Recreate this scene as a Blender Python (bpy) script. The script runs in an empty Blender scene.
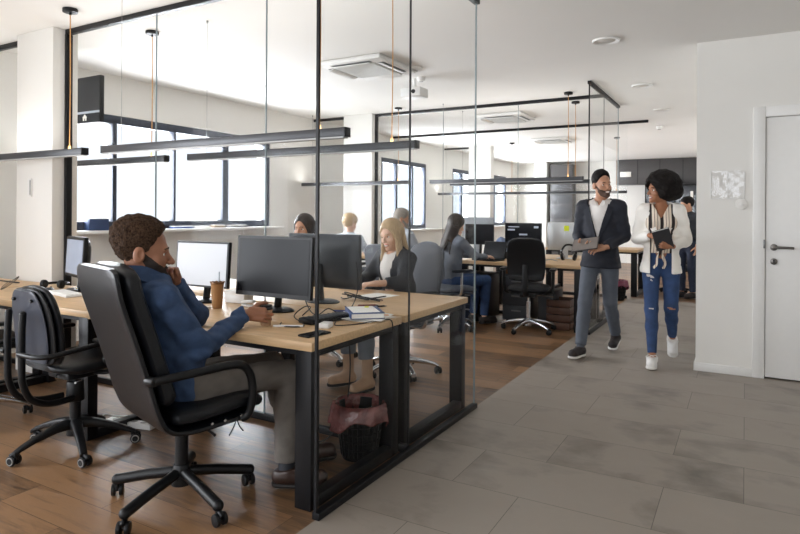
import bpy, bmesh, math, random
import numpy as np
from mathutils import Vector, Matrix, Euler

random.seed(7)
scn = bpy.context.scene
COL = scn.collection
PI = math.pi
R = math.radians

# ------------------------------------------------------------------ materials
def srgb(r, g, b):
    f = lambda c: (c/255/12.92) if c/255 <= .04045 else ((c/255+.055)/1.055)**2.4
    return (f(r), f(g), f(b), 1)

MATS = {}
def mat(name, rgb, rough=.5, metal=0., var=.06, vscale=20., bump=0., bscale=200., spec=.5, coat=0., sheen=0., stretch=None):
    if name in MATS: return MATS[name]
    m = bpy.data.materials.new(name); m.use_nodes = True
    nt = m.node_tree; N = nt.nodes; L = nt.links
    p = N['Principled BSDF']
    c = srgb(*rgb)
    p.inputs['Roughness'].default_value = rough
    p.inputs['Metallic'].default_value = metal
    p.inputs['Specular IOR Level'].default_value = spec
    p.inputs['Coat Weight'].default_value = coat
    p.inputs['Sheen Weight'].default_value = sheen
    tc = N.new('ShaderNodeTexCoord')
    mp = N.new('ShaderNodeMapping'); L.new(tc.outputs['Object'], mp.inputs['Vector'])
    if stretch: mp.inputs['Scale'].default_value = stretch
    nz = N.new('ShaderNodeTexNoise'); nz.inputs['Scale'].default_value = vscale
    nz.inputs['Detail'].default_value = 4
    L.new(mp.outputs['Vector'], nz.inputs['Vector'])
    rp = N.new('ShaderNodeValToRGB')
    rp.color_ramp.elements[0].position = .3; rp.color_ramp.elements[1].position = .7
    rp.color_ramp.elements[0].color = tuple(max(0, x*(1-var)) for x in c[:3])+(1,)
    rp.color_ramp.elements[1].color = tuple(min(1, x*(1+var)) for x in c[:3])+(1,)
    L.new(nz.outputs['Fac'], rp.inputs['Fac']); L.new(rp.outputs['Color'], p.inputs['Base Color'])
    if bump:
        nb = N.new('ShaderNodeTexNoise'); nb.inputs['Scale'].default_value = bscale
        L.new(mp.outputs['Vector'], nb.inputs['Vector'])
        bp = N.new('ShaderNodeBump'); bp.inputs['Strength'].default_value = bump; bp.inputs['Distance'].default_value = .01
        L.new(nb.outputs['Fac'], bp.inputs['Height']); L.new(bp.outputs['Normal'], p.inputs['Normal'])
    MATS[name] = m
    return m

def brick_floor(name, c1, c2, cm, bw, rh, rough, grain, mortar=.0012, stain=.2, bumpd=.15, gr=.75, r0=.38, r1=.95, pl=.42, n2s=1.7):
    m = bpy.data.materials.new(name); m.use_nodes = True
    nt = m.node_tree; N = nt.nodes; L = nt.links; p = N['Principled BSDF']
    g = N.new('ShaderNodeNewGeometry')
    br = N.new('ShaderNodeTexBrick')
    br.offset = .37; br.offset_frequency = 2; br.squash = 1
    br.inputs['Color1'].default_value = (0, 0, 0, 1); br.inputs['Color2'].default_value = (1, 1, 1, 1); br.inputs['Mortar'].default_value = (.5, .5, .5, 1)
    br.inputs['Scale'].default_value = 1; br.inputs['Mortar Size'].default_value = mortar
    br.inputs['Mortar Smooth'].default_value = .1; br.inputs['Bias'].default_value = 0
    br.inputs['Brick Width'].default_value = bw; br.inputs['Row Height'].default_value = rh
    L.new(g.outputs['Position'], br.inputs['Vector'])
    # per plank offset of the grain
    vm = N.new('ShaderNodeVectorMath'); vm.operation = 'SCALE'; vm.inputs['Scale'].default_value = 7.3
    L.new(br.outputs['Color'], vm.inputs[0])
    va = N.new('ShaderNodeVectorMath'); va.operation = 'ADD'
    L.new(g.outputs['Position'], va.inputs[0]); L.new(vm.outputs[0], va.inputs[1])
    mp = N.new('ShaderNodeMapping'); mp.inputs['Scale'].default_value = grain
    L.new(va.outputs[0], mp.inputs['Vector'])
    n1 = N.new('ShaderNodeTexNoise'); n1.inputs['Scale'].default_value = 3; n1.inputs['Detail'].default_value = 8; n1.inputs['Roughness'].default_value = .65
    n1.inputs['Distortion'].default_value = .6
    L.new(mp.outputs[0], n1.inputs['Vector'])
    n2 = N.new('ShaderNodeTexNoise'); n2.inputs['Scale'].default_value = n2s; n2.inputs['Detail'].default_value = 5
    L.new(va.outputs[0], n2.inputs['Vector'])
    # blend: plank tone + grain + stain
    a = N.new('ShaderNodeMath'); a.operation = 'MULTIPLY_ADD'; a.inputs[1].default_value = pl
    sep = N.new('ShaderNodeSeparateColor'); L.new(br.outputs['Color'], sep.inputs[0])
    L.new(sep.outputs[0], a.inputs[0])
    b = N.new('ShaderNodeMath'); b.operation = 'MULTIPLY'; b.inputs[1].default_value = gr
    L.new(n1.outputs['Fac'], b.inputs[0]); L.new(b.outputs[0], a.inputs[2])
    d = N.new('ShaderNodeMath'); d.operation = 'MULTIPLY_ADD'; d.inputs[1].default_value = stain
    L.new(n2.outputs['Fac'], d.inputs[0]); L.new(a.outputs[0], d.inputs[2])
    rp = N.new('ShaderNodeValToRGB')
    rp.color_ramp.elements[0].position = r0; rp.color_ramp.elements[1].position = r1
    rp.color_ramp.elements[0].color = srgb(*c1); rp.color_ramp.elements[1].color = srgb(*c2)
    L.new(d.outputs[0], rp.inputs['Fac'])
    mx = N.new('ShaderNodeMix'); mx.data_type = 'RGBA'
    mx.inputs['B'].default_value = srgb(*cm)
    for i_, s_ in enumerate(mx.inputs):
        pass
    L.new(br.outputs['Fac'], mx.inputs[0]); L.new(rp.outputs['Color'], mx.inputs[6]); mx.inputs[7].default_value = srgb(*cm)
    L.new(mx.outputs[2], p.inputs['Base Color'])
    p.inputs['Roughness'].default_value = rough
    r2 = N.new('ShaderNodeMath'); r2.operation = 'MULTIPLY_ADD'; r2.inputs[1].default_value = .25; r2.inputs[2].default_value = rough-.12
    L.new(n1.outputs['Fac'], r2.inputs[0]); L.new(r2.outputs[0], p.inputs['Roughness'])
    bp = N.new('ShaderNodeBump'); bp.inputs['Strength'].default_value = bumpd; bp.inputs['Distance'].default_value = .004
    L.new(n1.outputs['Fac'], bp.inputs['Height']); L.new(bp.outputs['Normal'], p.inputs['Normal'])
    return m

def emit(name, rgb, s):
    m = bpy.data.materials.new(name); m.use_nodes = True
    p = m.node_tree.nodes['Principled BSDF']
    p.inputs['Base Color'].default_value = srgb(*rgb); p.inputs['Emission Color'].default_value = srgb(*rgb); p.inputs['Emission Strength'].default_value = s
    return m

def glass_mat(name, tint=(.985, .99, .99), refl=.75, rough=.0, base=.004):
    m = bpy.data.materials.new(name); m.use_nodes = True
    nt = m.node_tree; N = nt.nodes; L = nt.links
    N.remove(N['Principled BSDF'])
    out = N['Material Output']
    t = N.new('ShaderNodeBsdfTransparent'); t.inputs['Color'].default_value = tint+(1,)
    g = N.new('ShaderNodeBsdfGlossy'); g.inputs['Roughness'].default_value = rough
    lw = N.new('ShaderNodeLayerWeight'); lw.inputs['Blend'].default_value = .5
    pw = N.new('ShaderNodeMath'); pw.operation = 'POWER'; pw.inputs[1].default_value = 5
    L.new(lw.outputs['Facing'], pw.inputs[0])
    k = N.new('ShaderNodeMath'); k.operation = 'MULTIPLY_ADD'; k.inputs[1].default_value = refl; k.inputs[2].default_value = base
    L.new(pw.outputs[0], k.inputs[0])
    mx = N.new('ShaderNodeMixShader')
    L.new(k.outputs[0], mx.inputs[0]); L.new(t.outputs[0], mx.inputs[1]); L.new(g.outputs[0], mx.inputs[2])
    L.new(mx.outputs[0], out.inputs['Surface'])
    return m

# ------------------------------------------------------------------ object helpers
def tag(o, label=None, cat=None, group=None, kind=None):
    if label: o['label'] = label
    if cat: o['category'] = cat
    if group: o['group'] = group
    if kind: o['kind'] = kind
    return o

def thing(name, label, cat, loc=(0, 0, 0), rotz=0., group=None):
    o = bpy.data.objects.new(name, None); COL.objects.link(o)
    o.empty_display_size = .05
    o.location = loc; o.rotation_euler = (0, 0, rotz)
    return tag(o, label, cat, group)

def clone(o, parent=None):
    c = o.copy(); COL.objects.link(c); c.parent = parent
    for ch in [x for x in KIDS.get(o.name, [])]:
        clone(ch, c)
    return c
KIDS = {}

def dup(o, loc, rotz, label, group=None):
    c = clone(o); c.location = loc; c.rotation_euler = (0, 0, rotz); c['label'] = label
    if group: c['group'] = group
    return c

def link_mesh(name, me, mats, parent=None, smooth=38):
    if not isinstance(mats, (list, tuple)): mats = [mats]
    for m in mats: me.materials.append(m)
    if smooth:
        me.polygons.foreach_set('use_smooth', [True]*len(me.polygons))
        if smooth < 180: me.set_sharp_from_angle(angle=R(smooth))
    o = bpy.data.objects.new(name, me); COL.objects.link(o)
    if parent:
        o.parent = parent; KIDS.setdefault(parent.name, []).append(o)
    return o

class B:
    """collects shapes into one mesh"""
    def __init__(s): s.bm = bmesh.new()
    def _merge(s, t, M=None, mi=0):
        if M is not None: bmesh.ops.transform(t, matrix=M, verts=t.verts)
        for f in t.faces: f.material_index = mi
        me = bpy.data.meshes.new('t'); t.to_mesh(me); t.free(); s.bm.from_mesh(me); bpy.data.meshes.remove(me)
        return s
    def box(s, x0, x1, y0, y1, z0, z1, bev=0., seg=2, M=None, mi=0):
        t = bmesh.new(); bmesh.ops.create_cube(t, size=1)
        bmesh.ops.transform(t, matrix=Matrix.Translation(((x0+x1)/2, (y0+y1)/2, (z0+z1)/2)) @ Matrix.Diagonal((abs(x1-x0), abs(y1-y0), abs(z1-z0), 1)), verts=t.verts)
        if bev: bmesh.ops.bevel(t, geom=t.edges[:], offset=bev, segments=seg, profile=.5, affect='EDGES', clamp_overlap=True)
        return s._merge(t, M, mi)
    def cyl(s, a, b, r0, r1=None, seg=18, mi=0, bev=0.):
        a = Vector(a); b = Vector(b); r1 = r0 if r1 is None else r1
        t = bmesh.new(); d = b-a
        bmesh.ops.create_cone(t, cap_ends=True, segments=seg, radius1=r0, radius2=r1, depth=d.length)
        if bev:
            ed = [e for e in t.edges if abs(e.verts[0].co.z-e.verts[1].co.z) < 1e-6]
            bmesh.ops.bevel(t, geom=ed, offset=bev, segments=2, profile=.5, affect='EDGES', clamp_overlap=True)
        M = Matrix.Translation((a+b)/2) @ d.to_track_quat('Z', 'Y').to_matrix().to_4x4()
        return s._merge(t, M, mi)
    def sphere(s, c, r, seg=16, mi=0):
        if not hasattr(r, '__len__'): r = (r, r, r)
        t = bmesh.new(); bmesh.ops.create_uvsphere(t, u_segments=seg, v_segments=max(6, seg*2//3), radius=1)
        return s._merge(t, Matrix.Translation(c) @ Matrix.Diagonal((*r, 1)), mi)
    def rings(s, rings, mi=0, cap=True, closed=False):
        t = bmesh.new(); V = [[t.verts.new(p) for p in r] for r in rings]; n = len(rings[0])
        for i in range(len(V)-1+(1 if closed else 0)):
            A = V[i]; C = V[(i+1) % len(V)]
            for j in range(n):
                t.faces.new((A[j], A[(j+1) % n], C[(j+1) % n], C[j]))
        if cap and not closed:
            t.faces.new(V[0][::-1]); t.faces.new(V[-1])
        bmesh.ops.recalc_face_normals(t, faces=t.faces)
        return s._merge(t, None, mi)
    def tube(s, pts, r, seg=8, closed=False, sub=0, mi=0, flat=None):
        P = [Vector(p) for p in pts]
        if sub:
            Q = []; n = len(P)
            rng = range(n if closed else n-1)
            for i in rng:
                p0 = P[i-1] if (i > 0 or closed) else P[i]; p1 = P[i]; p2 = P[(i+1) % n]; p3 = P[(i+2) % n] if (i+2 < n or closed) else p2
                for k in range(sub):
                    u = k/sub
                    Q.append(.5*((2*p1)+(p2-p0)*u+(2*p0-5*p1+4*p2-p3)*u*u+(3*p1-p0-3*p2+p3)*u**3))
            if not closed: Q.append(P[-1])
            P = Q
        n = len(P); T = []
        for i in range(n):
            a = P[i-1] if (i > 0 or closed) else P[i]; b = P[(i+1) % n] if (i < n-1 or closed) else P[i]
            T.append((b-a).normalized())
        up = Vector((0, 0, 1)) if abs(T[0].z) < .9 else Vector((1, 0, 0))
        nrm = (up-T[0]*up.dot(T[0])).normalized(); rings = []
        for i in range(n):
            nrm = (nrm-T[i]*nrm.dot(T[i])).normalized(); bn = T[i].cross(nrm)
            rr = r[i*len(r)//n] if hasattr(r, '__len__') else r
            fl = flat or 1
            rings.append([P[i]+(nrm*math.cos(2*PI*j/seg)*fl+bn*math.sin(2*PI*j/seg))*rr for j in range(seg)])
        return s.rings(rings, mi, closed=closed)
    def lathe(s, prof, seg=24, M=None, mi=0, cap=True):
        rg = [[Vector((r*math.cos(2*PI*j/seg), r*math.sin(2*PI*j/seg), z)) for j in range(seg)] for r, z in prof]
        if M is not None: rg = [[M @ p for p in q] for q in rg]
        return s.rings(rg, mi, cap=cap)
    def prism(s, poly, h, M=None, mi=0, bev=0.):
        t = bmesh.new(); vs = [t.verts.new((x, y, 0)) for x, y in poly]; f = t.faces.new(vs)
        ex = bmesh.ops.extrude_face_region(t, geom=[f])
        bmesh.ops.translate(t, vec=(0, 0, h), verts=[v for v in ex['geom'] if isinstance(v, bmesh.types.BMVert)])
        bmesh.ops.recalc_face_normals(t, faces=t.faces)
        if bev: bmesh.ops.bevel(t, geom=t.edges[:], offset=bev, segments=2, profile=.5, affect='EDGES', clamp_overlap=True)
        return s._merge(t, M, mi)
    def build(s, name, mats, parent=None, smooth=38):
        me = bpy.data.meshes.new(name); s.bm.to_mesh(me); s.bm.free()
        return link_mesh(name, me, mats, parent, smooth)

def rrect(w, h, n=24, e=4.):
    out = []
    for j in range(n):
        t = 2*PI*j/n; c, s_ = math.cos(t), math.sin(t)
        out.append((w*.5*math.copysign(abs(c)**(2/e), c), h*.5*math.copysign(abs(s_)**(2/e), s_)))
    return out

# ------------------------------------------------------------------ signed distance modelling
def A(*v): return np.array(v, float)
def smin(a, b, k):
    if k <= 0: return np.minimum(a, b)
    h = np.maximum(k-np.abs(a-b), 0)/k
    return np.minimum(a, b)-h*h*k*.25
def smax(a, b, k): return -smin(-a, -b, k)
def cap(P, a, b, ra, rb):
    a = np.asarray(a, float); b = np.asarray(b, float); ba = b-a; l2 = max(ba@ba, 1e-12)
    h = np.clip((P-a)@ba/l2, 0, 1)
    return np.linalg.norm(P-a-h[:, None]*ba, axis=1)-(ra+(rb-ra)*h)
def fcap(P, a, b, ra, rb, n, s):
    a = np.asarray(a, float); n = np.asarray(n, float); n = n/np.linalg.norm(n)
    q = P+((P-a)@n)[:, None]*n*(1/s-1)
    b = np.asarray(b, float); b2 = b+((b-a)@n)*n*(1/s-1)
    return cap(q, a, b2, ra, rb)*(s*.5+.5)
def ell(P, c, r, M=None):
    q = P-np.asarray(c, float)
    if M is not None: q = q@M
    r = np.asarray(r, float)
    k0 = np.linalg.norm(q/r, axis=1); k1 = np.linalg.norm(q/(r*r), axis=1)
    return np.where(k1 > 1e-9, k0*(k0-1)/np.maximum(k1, 1e-9), -r.min())
def sbox(P, c, h, rad=.0, M=None):
    q = P-np.asarray(c, float)
    if M is not None: q = q@M
    q = np.abs(q)-(np.asarray(h, float)-rad)
    return np.linalg.norm(np.maximum(q, 0), axis=1)+np.minimum(q.max(axis=1), 0)-rad
def plane(P, p0, n):
    n = np.asarray(n, float); n = n/np.linalg.norm(n)
    return (P-np.asarray(p0, float))@n
def wob(P, freq, seed, n=5, stretch=(1, 1, 1)):
    rs = np.random.RandomState(seed); o = 0
    for i in range(n):
        k = rs.normal(size=3); k = k/np.linalg.norm(k)*freq*rs.uniform(.6, 1.6)*np.array(stretch)
        o = o+np.sin(P@k+rs.uniform(0, 6.28))
    return o/n

def nets(fn, lo, hi, res):
    lo = np.asarray(lo, float); hi = np.asarray(hi, float)
    C = 4
    nb = np.maximum(np.ceil((hi-lo)/(res*C)).astype(int), 1)
    n = nb*C+1
    ax = [lo[i]+(np.arange(nb[i])+.5)*C*res for i in range(3)]
    G = np.stack(np.meshgrid(*ax, indexing='ij'), -1).reshape(-1, 3)
    dc = fn(G).reshape(nb)
    act = np.abs(dc) < C*res*1.55
    blk = np.zeros(nb+2, bool)
    D = np.where(dc < 0, -1., 1.)
    D = np.repeat(np.repeat(np.repeat(D, C, 0), C, 1), C, 2)
    D = np.pad(D, ((0, 1),)*3, mode='edge')
    fm = np.zeros(n, bool)
    rep = np.repeat(np.repeat(np.repeat(act, C, 0), C, 1), C, 2)
    for dx in (0, 1):
        for dy in (0, 1):
            for dz in (0, 1):
                fm[dx:dx+rep.shape[0], dy:dy+rep.shape[1], dz:dz+rep.shape[2]] |= rep
    idx = np.argwhere(fm)
    pts = lo+idx*res
    vals = np.concatenate([fn(pts[i:i+200000]) for i in range(0, len(pts), 200000)]) if len(pts) else np.zeros(0)
    D[fm] = vals
    ins = D < 0
    c = np.zeros(np.array(n)-1, int)
    for dx in (0, 1):
        for dy in (0, 1):
            for dz in (0, 1):
                c += ins[dx:n[0]-1+dx, dy:n[1]-1+dy, dz:n[2]-1+dz]
    cells = np.argwhere((c > 0) & (c < 8))
    if len(cells) == 0: return np.zeros((0, 3)), np.zeros((0, 4), int)
    cid = -np.ones(np.array(n)-1, int); cid[tuple(cells.T)] = np.arange(len(cells))
    acc = np.zeros((len(cells), 3)); cnt = np.zeros(len(cells))
    for a in range(3):
        b, e = (a+1) % 3, (a+2) % 3
        for ob in (0, 1):
            for oe in (0, 1):
                p0 = cells.copy(); p0[:, b] += ob; p0[:, e] += oe
                p1 = p0.copy(); p1[:, a] += 1
                d0 = D[tuple(p0.T)]; d1 = D[tuple(p1.T)]
                m = (d0 < 0) != (d1 < 0)
                t = np.where(m, d0/np.where(m, d0-d1, 1), 0)
                q = p0.astype(float); q[:, a] += t
                acc[m] += q[m]; cnt[m] += 1
    V = lo+acc/np.maximum(cnt, 1)[:, None]*res
    F = []
    for a in range(3):
        b, e = (a+1) % 3, (a+2) % 3
        s0 = [slice(None)]*3; s1 = [slice(None)]*3
        s0[a] = slice(0, n[a]-1); s1[a] = slice(1, n[a])
        cr = ins[tuple(s0)] != ins[tuple(s1)]
        ed = np.argwhere(cr)
        ed = ed[(ed[:, b] > 0) & (ed[:, e] > 0) & (ed[:, b] < n[b]-1) & (ed[:, e] < n[e]-1)]
        q = []
        for ob, oe in ((-1, -1), (0, -1), (0, 0), (-1, 0)):
            p = ed.copy(); p[:, b] += ob; p[:, e] += oe; q.append(cid[tuple(p.T)])
        q = np.stack(q, 1)
        up = ins[tuple(ed.T)]
        q = np.where(up[:, None], q, q[:, ::-1])
        F.append(q)
    F = np.concatenate(F); F = F[(F >= 0).all(1)]
    return V, F

def sdf_obj(name, parts, mats, parent=None, facemat=None, smooth=180):
    """parts: list of (fn, lo, hi, res); all become ONE mesh"""
    VV, FF, o = [], [], 0
    for fn, lo, hi, res in parts:
        V, F = nets(fn, lo, hi, res)
        VV.append(V); FF.append(F+o); o += len(V)
    V = np.concatenate(VV); F = np.concatenate(FF)
    me = bpy.data.meshes.new(name)
    me.from_pydata(V.tolist(), [], F.tolist()); me.update()
    ob = link_mesh(name, me, mats, parent, smooth)
    if facemat is not None and len(F):
        c = V[F].mean(1)
        me.polygons.foreach_set('material_index', facemat(c).astype(np.int32))
    return ob
# ------------------------------------------------------------------ people
def rotm(yaw=0, pitch=0, roll=0):
    """head frame -> body frame.  yaw>0 turns to the person's right, pitch>0 looks down"""
    return np.array(Matrix.Rotation(-yaw, 3, 'Z') @ Matrix.Rotation(-pitch, 3, 'X') @ Matrix.Rotation(roll, 3, 'Y'))

def head_sdf(Q, fem=0.):
    d = ell(Q, (0, -.014, .036), (.072, .094, .084))
    face = ell(Q, (0, .03, -.028), (.058-.002*fem, .058, .086))
    d = smin(d, face, .03)
    d = smin(d, cap(Q, (0, .015, -.058), (0, .066, -.1), .045-.003*fem, .024-.003*fem), .03)
    for s in (-1, 1):
        d = smin(d, ell(Q, (s*.038, .055, -.034), (.024, .02, .024)), .02)
    d = smin(d, cap(Q, (-.03, .078, .014), (.03, .078, .014), .011-.003*fem, .011-.003*fem), .02)
    for s in (-1, 1):
        d = smax(d, -ell(Q, (s*.031, .098, -.003), (.017, .016, .011)), .012)
    d = smin(d, cap(Q, (0, .086, .0), (0, .109, -.036), .0075, .0115-.002*fem), .012)
    for s in (-1, 1):
        d = smin(d, ell(Q, (s*.012, .098, -.04), (.008, .009, .007)), .006)
    d = smin(d, ell(Q, (0, .088, -.066), (.021, .011, .0055)), .006)
    d = smin(d, ell(Q, (0, .086, -.077), (.019, .011, .0065)), .006)
    d = smin(d, ell(Q, (0, .083, -.104), (.017, .013, .013)), .018)
    for s in (-1, 1):
        e = ell(Q, (s*.077, -.012, -.008), (.011, .022, .033))
        e = smax(e, -ell(Q, (s*.087, -.004, -.004), (.008, .011, .018)), .005)
        d = smin(d, e, .01)
    return d

def hand_caps(side, curl, spread=.0, thumb=.5):
    """capsules of a hand: +Y along fingers, +Z back of the hand. side +1 = right hand"""
    out = [(A(.024, .02, 0), A(.026, .082, 0), .014, .013), (A(0, .01, 0), A(.004, .086, .002), .018, .0135),
           (A(-.02, .015, 0), A(-.024, .078, 0), .014, .012), (A(0, -.03, 0), A(0, .02, 0), .023, .02)]
    for i, (x, y, l) in enumerate(((.028, .086, .074), (.0095, .092, .083), (-.010, .089, .077), (-.028, .080, .060))):
        c = curl[i] if hasattr(curl, '__len__') else curl
        p = A(x, y, 0); a = 0; rr = .0092 if i < 3 else .0082
        for k, fr in enumerate((.46, .31, .23)):
            a += c*(1., 1.15, .8)[k]
            sp = spread*(1.5-i)*.5
            q = p+l*fr*A(math.sin(sp), math.cos(a)*math.cos(sp), -math.sin(a))
            out.append((p, q, rr, rr-.0011)); p = q; rr -= .0011
    p = A(.022, .022, -.006); d = A(.72, .62, -.30); d = d/np.linalg.norm(d)
    for k, l in enumerate((.042, .032, .026)):
        q = p+d*l; out.append((p, q, .0125-.0015*k, .0112-.0015*k)); p = q
        d = d+thumb*A(-.35, .35, -.45); d = d/np.linalg.norm(d)
    if side > 0: out = [(A(-a[0], a[1], a[2]), A(-b[0], b[1], b[2]), r, s) for a, b, r, s in out]
    return out

def frame(y, z):
    y = np.asarray(y, float); y = y/np.linalg.norm(y); z = np.asarray(z, float)
    z = z-(z@y)*y; z = z/np.linalg.norm(z); x = np.cross(y, z)
    return np.stack([x, y, z], 1)

def person(label, loc, rotz, J, skin, lips, top, trousers, shoes, hair, head=dict(), hands=(), g=1., wr=.006, res=.01, hres=.0055, hndres=.004, extra=None, group=None, eyes=True, sleeve=True, seed=1, fem=0., mouth=None):
    root = thing('person', label, 'person', loc, rotz, group)
    J = {k: A(*v) for k, v in J.items()}
    hs = head.get('s', 1.); HM = rotm(*head.get('rot', (0, 0, 0))); HC = J['head']
    toH = lambda P: (P-HC)@HM/hs
    fromH = lambda q: HC+(HM@A(*q))*hs
    ft = A(*J.get('front', (0, 1, 0))); ft = ft/np.linalg.norm(ft)
    # ---- body (skin)
    def f_head(P):
        Q = toH(P)
        d = head_sdf(Q, fem)*hs
        nb = J['neck']
        d = smin(d, cap(P, fromH((0, -.012, -.05)), nb, (.052-.008*fem)*hs, (.056-.008*fem)*hs), .03)
        return d
    parts = [(f_head, HC-.17*hs, HC+.17*hs, hres)]
    def f_core(P):
        d = cap(P, J['pelvis'], J['chest'], .09, .1)
        d = smin(d, cap(P, J['chest'], J['neck']+A(0, 0, .02), .08, .045), .05)
        d = smin(d, cap(P, J['sl'], J['sr'], .04, .04), .03)
        for s in 'lr':
            d = smin(d, cap(P, J['s'+s], J['e'+s], .036, .03), .03)
            d = smin(d, cap(P, J['e'+s], J['w'+s], .03, .024), .02)
            d = smin(d, cap(P, J['h'+s], J['k'+s], .055, .042), .03)
            d = smin(d, cap(P, J['k'+s], J['a'+s], .04, .03), .02)
        return d
    allp = np.array([v for k, v in J.items() if k != 'front'])
    lo = allp.min(0)-.14; hi = allp.max(0)+.14
    parts.append((f_core, lo, hi, .014))
    for h in hands:
        F_ = frame(h['y'], h['z']); W = A(*h['w']); sc = h.get('s', 1.)
        caps_ = hand_caps(h['side'], h.get('curl', .4), h.get('spread', .1), h.get('thumb', .5))
        def f_hand(P, caps_=caps_, F_=F_, W=W, sc=sc):
            Q = (P-W)@F_/sc; d = None
            for i, (a, b, r, s) in enumerate(caps_):
                e = cap(Q, a, b, r, s)
                d = e if d is None else smin(d, e, .012 if i < 4 else .004)
            return d*sc
        cc = W+F_@A(0, .075, -.02)*sc
        parts.append((f_hand, cc-.15*sc, cc+.15*sc, hndres))
    def fm(c):
        Q = toH(c)
        lip = (Q[:, 1] > .07) & (((Q[:, 0]/.022)**2+((Q[:, 2]+.0715)/.0125)**2) < 1)
        r = np.zeros(len(c), int); r[lip] = 1
        if mouth:   # an open smile shows the teeth
            r[(Q[:, 1] > .07) & (((Q[:, 0]/.019)**2+((Q[:, 2]+.071)/.0062)**2) < 1)] = 2
        return r
    body = sdf_obj('body', parts, [skin, lips, M_teeth], root, fm)
    # ---- eyes, brows
    if eyes:
        for s in (-1, 1):
            b = B(); b.sphere((0, 0, 0), .0125, 16)
            b.cyl((0, .0095, 0), (0, .0127, 0), .0062, .0052, 14, mi=1)
            b.cyl((0, .0117, 0), (0, .0131, 0), .0028, .0024, 12, mi=2)
            e = b.build('eye', [M_eye, M_iris, M_pupil], root)
            e.matrix_local = Matrix.Translation(fromH((s*.031, .0685, -.003))) @ Matrix((HM*hs).tolist()).to_4x4()
            b = B(); b.tube([fromH((s*.013, .0885, .0145)), fromH((s*.027, .0905, .0205)), fromH((s*.044, .079, .0155))], .0036*hs, 6, sub=4, flat=.8)
            b.build('eyebrow', hair['mat'], root)
    # ---- hair / beard
    def f_hair(P):
        return hair['fn'](toH(P), P)*hs
    hb = hair.get('box', .2)*hs
    hlo = HC-hb; hhi = HC+hb
    if 'lo' in hair: hlo = HC+A(*hair['lo']); hhi = HC+A(*hair['hi'])
    sdf_obj('hair', [(f_hair, hlo, hhi, hair.get('res', hres))], hair['mat'], root)
    if 'beard' in hair:
        def f_b(P):
            Q = toH(P)
            d = head_sdf(Q, 0)-hair['beard']
            d = smax(d, plane(Q, (0, .0, .005), (0, .60, .80)), .006)
            d = smax(d, plane(Q, (0, -.004, 0), (0, -1, .12)), .006)
            d = smax(d, plane(Q, (0, .03, -.112), (0, -.45, -.9)), .01)
            mo = ell(Q, (0, .1, -.057), (.026, .022, .0075)); mo = smax(mo, head_sdf(Q, 0)-hair['beard'], .002)
            d = np.minimum(d, mo)
            d = smax(d, np.abs(Q[:, 0])-.069, .003)
            d = smax(d, -ell(Q, (0, .1, -.071), (.021, .03, .0105)), .003)
            d = smax(d, -cap(Q, (0, .11, .0), (0, .115, -.046), .02, .016), .004)
            d = d+wob(Q, 260, 5)*.0012
            return d*hs
        sdf_obj('beard', [(f_b, HC-.16*hs, HC+.16*hs, hres)], hair.get('bmat', hair['mat']), root)
    # ---- top
    def torso(P, o):
        pel, wa, ch = J['pelvis'], J['waist'], J['chest']
        d = fcap(P, pel-A(0, 0, top.get('hem', .03)), wa, .155*g+o+top.get('flare', 0), .145*g+o, ft, .72+top.get('flare', 0)*2)
        d = smin(d, fcap(P, wa, ch, .145*g+o, .165*g+o, ft, .72), .05)
        d = smin(d, cap(P, J['sl']*.8+J['sr']*.2, J['sr']*.8+J['sl']*.2, .062*g+o, .062*g+o), .07)
        d = smin(d, cap(P, ch, J['neck'], .10*g+o, .058+o), .05)
        return d
    def arms(P, o, both=True):
        d = None
        for s in 'lr':
            e = cap(P, J['s'+s], J['e'+s], .062*g+o, .05*g+o)
            w = J['w'+s]; w2 = J['e'+s]+(w-J['e'+s])*top.get('cuff', .96)
            e = smin(e, cap(P, J['e'+s], w2, .05*g+o, .037*g+o), .02)
            cutn = (w-J['e'+s]); e = smax(e, plane(P, w2, cutn), .006)
            d = e if d is None else np.minimum(d, e)
        return d
    def fold(P):
        a = np.abs(wob(P, 26, seed, 4, (1, 1, 1.5))); c = np.abs(wob(P, 58, seed+9, 4, (1, 1, 1.6)))
        return (.45-a*1.5)*wr*1.1+(.4-c*1.3)*wr*.6
    def f_top(P):
        o = top.get('o', 0.)
        d = smin(torso(P, o), arms(P, o), .035)
        d = smax(d, plane(P, J['pelvis']-A(0, 0, top.get('hem', .03)), (0, 0, -1)), .01) if top.get('cut', True) else d
        d = d+fold(P)
        nb = J['neck']
        # neckline
        d = smax(d, -cap(P, nb-A(0, 0, .0)+ft*.012, nb+A(0, 0, .2), .058+top.get('nw', 0), .075+top.get('nw', 0)), .008)
        if 'open' in top:       # front opening: list of (width at z) -> a wedge
            z0, z1, w0, w1 = top['open']
            fx = np.cross(ft, A(0, 0, 1))
            x = (P-J['chest'])@fx; y = (P-J['chest'])@ft; z = P[:, 2]
            t = np.clip((z-z0)/(z1-z0), -3, 1.5)
            hw = np.maximum(w0+(w1-w0)*t, top.get('gap', -.1))
            dd = np.maximum(np.abs(x-top.get('cx', 0))-hw, -y-.01)
            dd = np.where(z < z0, np.maximum(np.abs(x-top.get('cx', 0))-top.get('gap', -.1), -y-.01), dd)
            d = smax(d, -dd*.8, .006)
        return d
    tp = sdf_obj(top['name'], [(f_top, lo, hi, res)], top['mat'], root)
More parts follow.
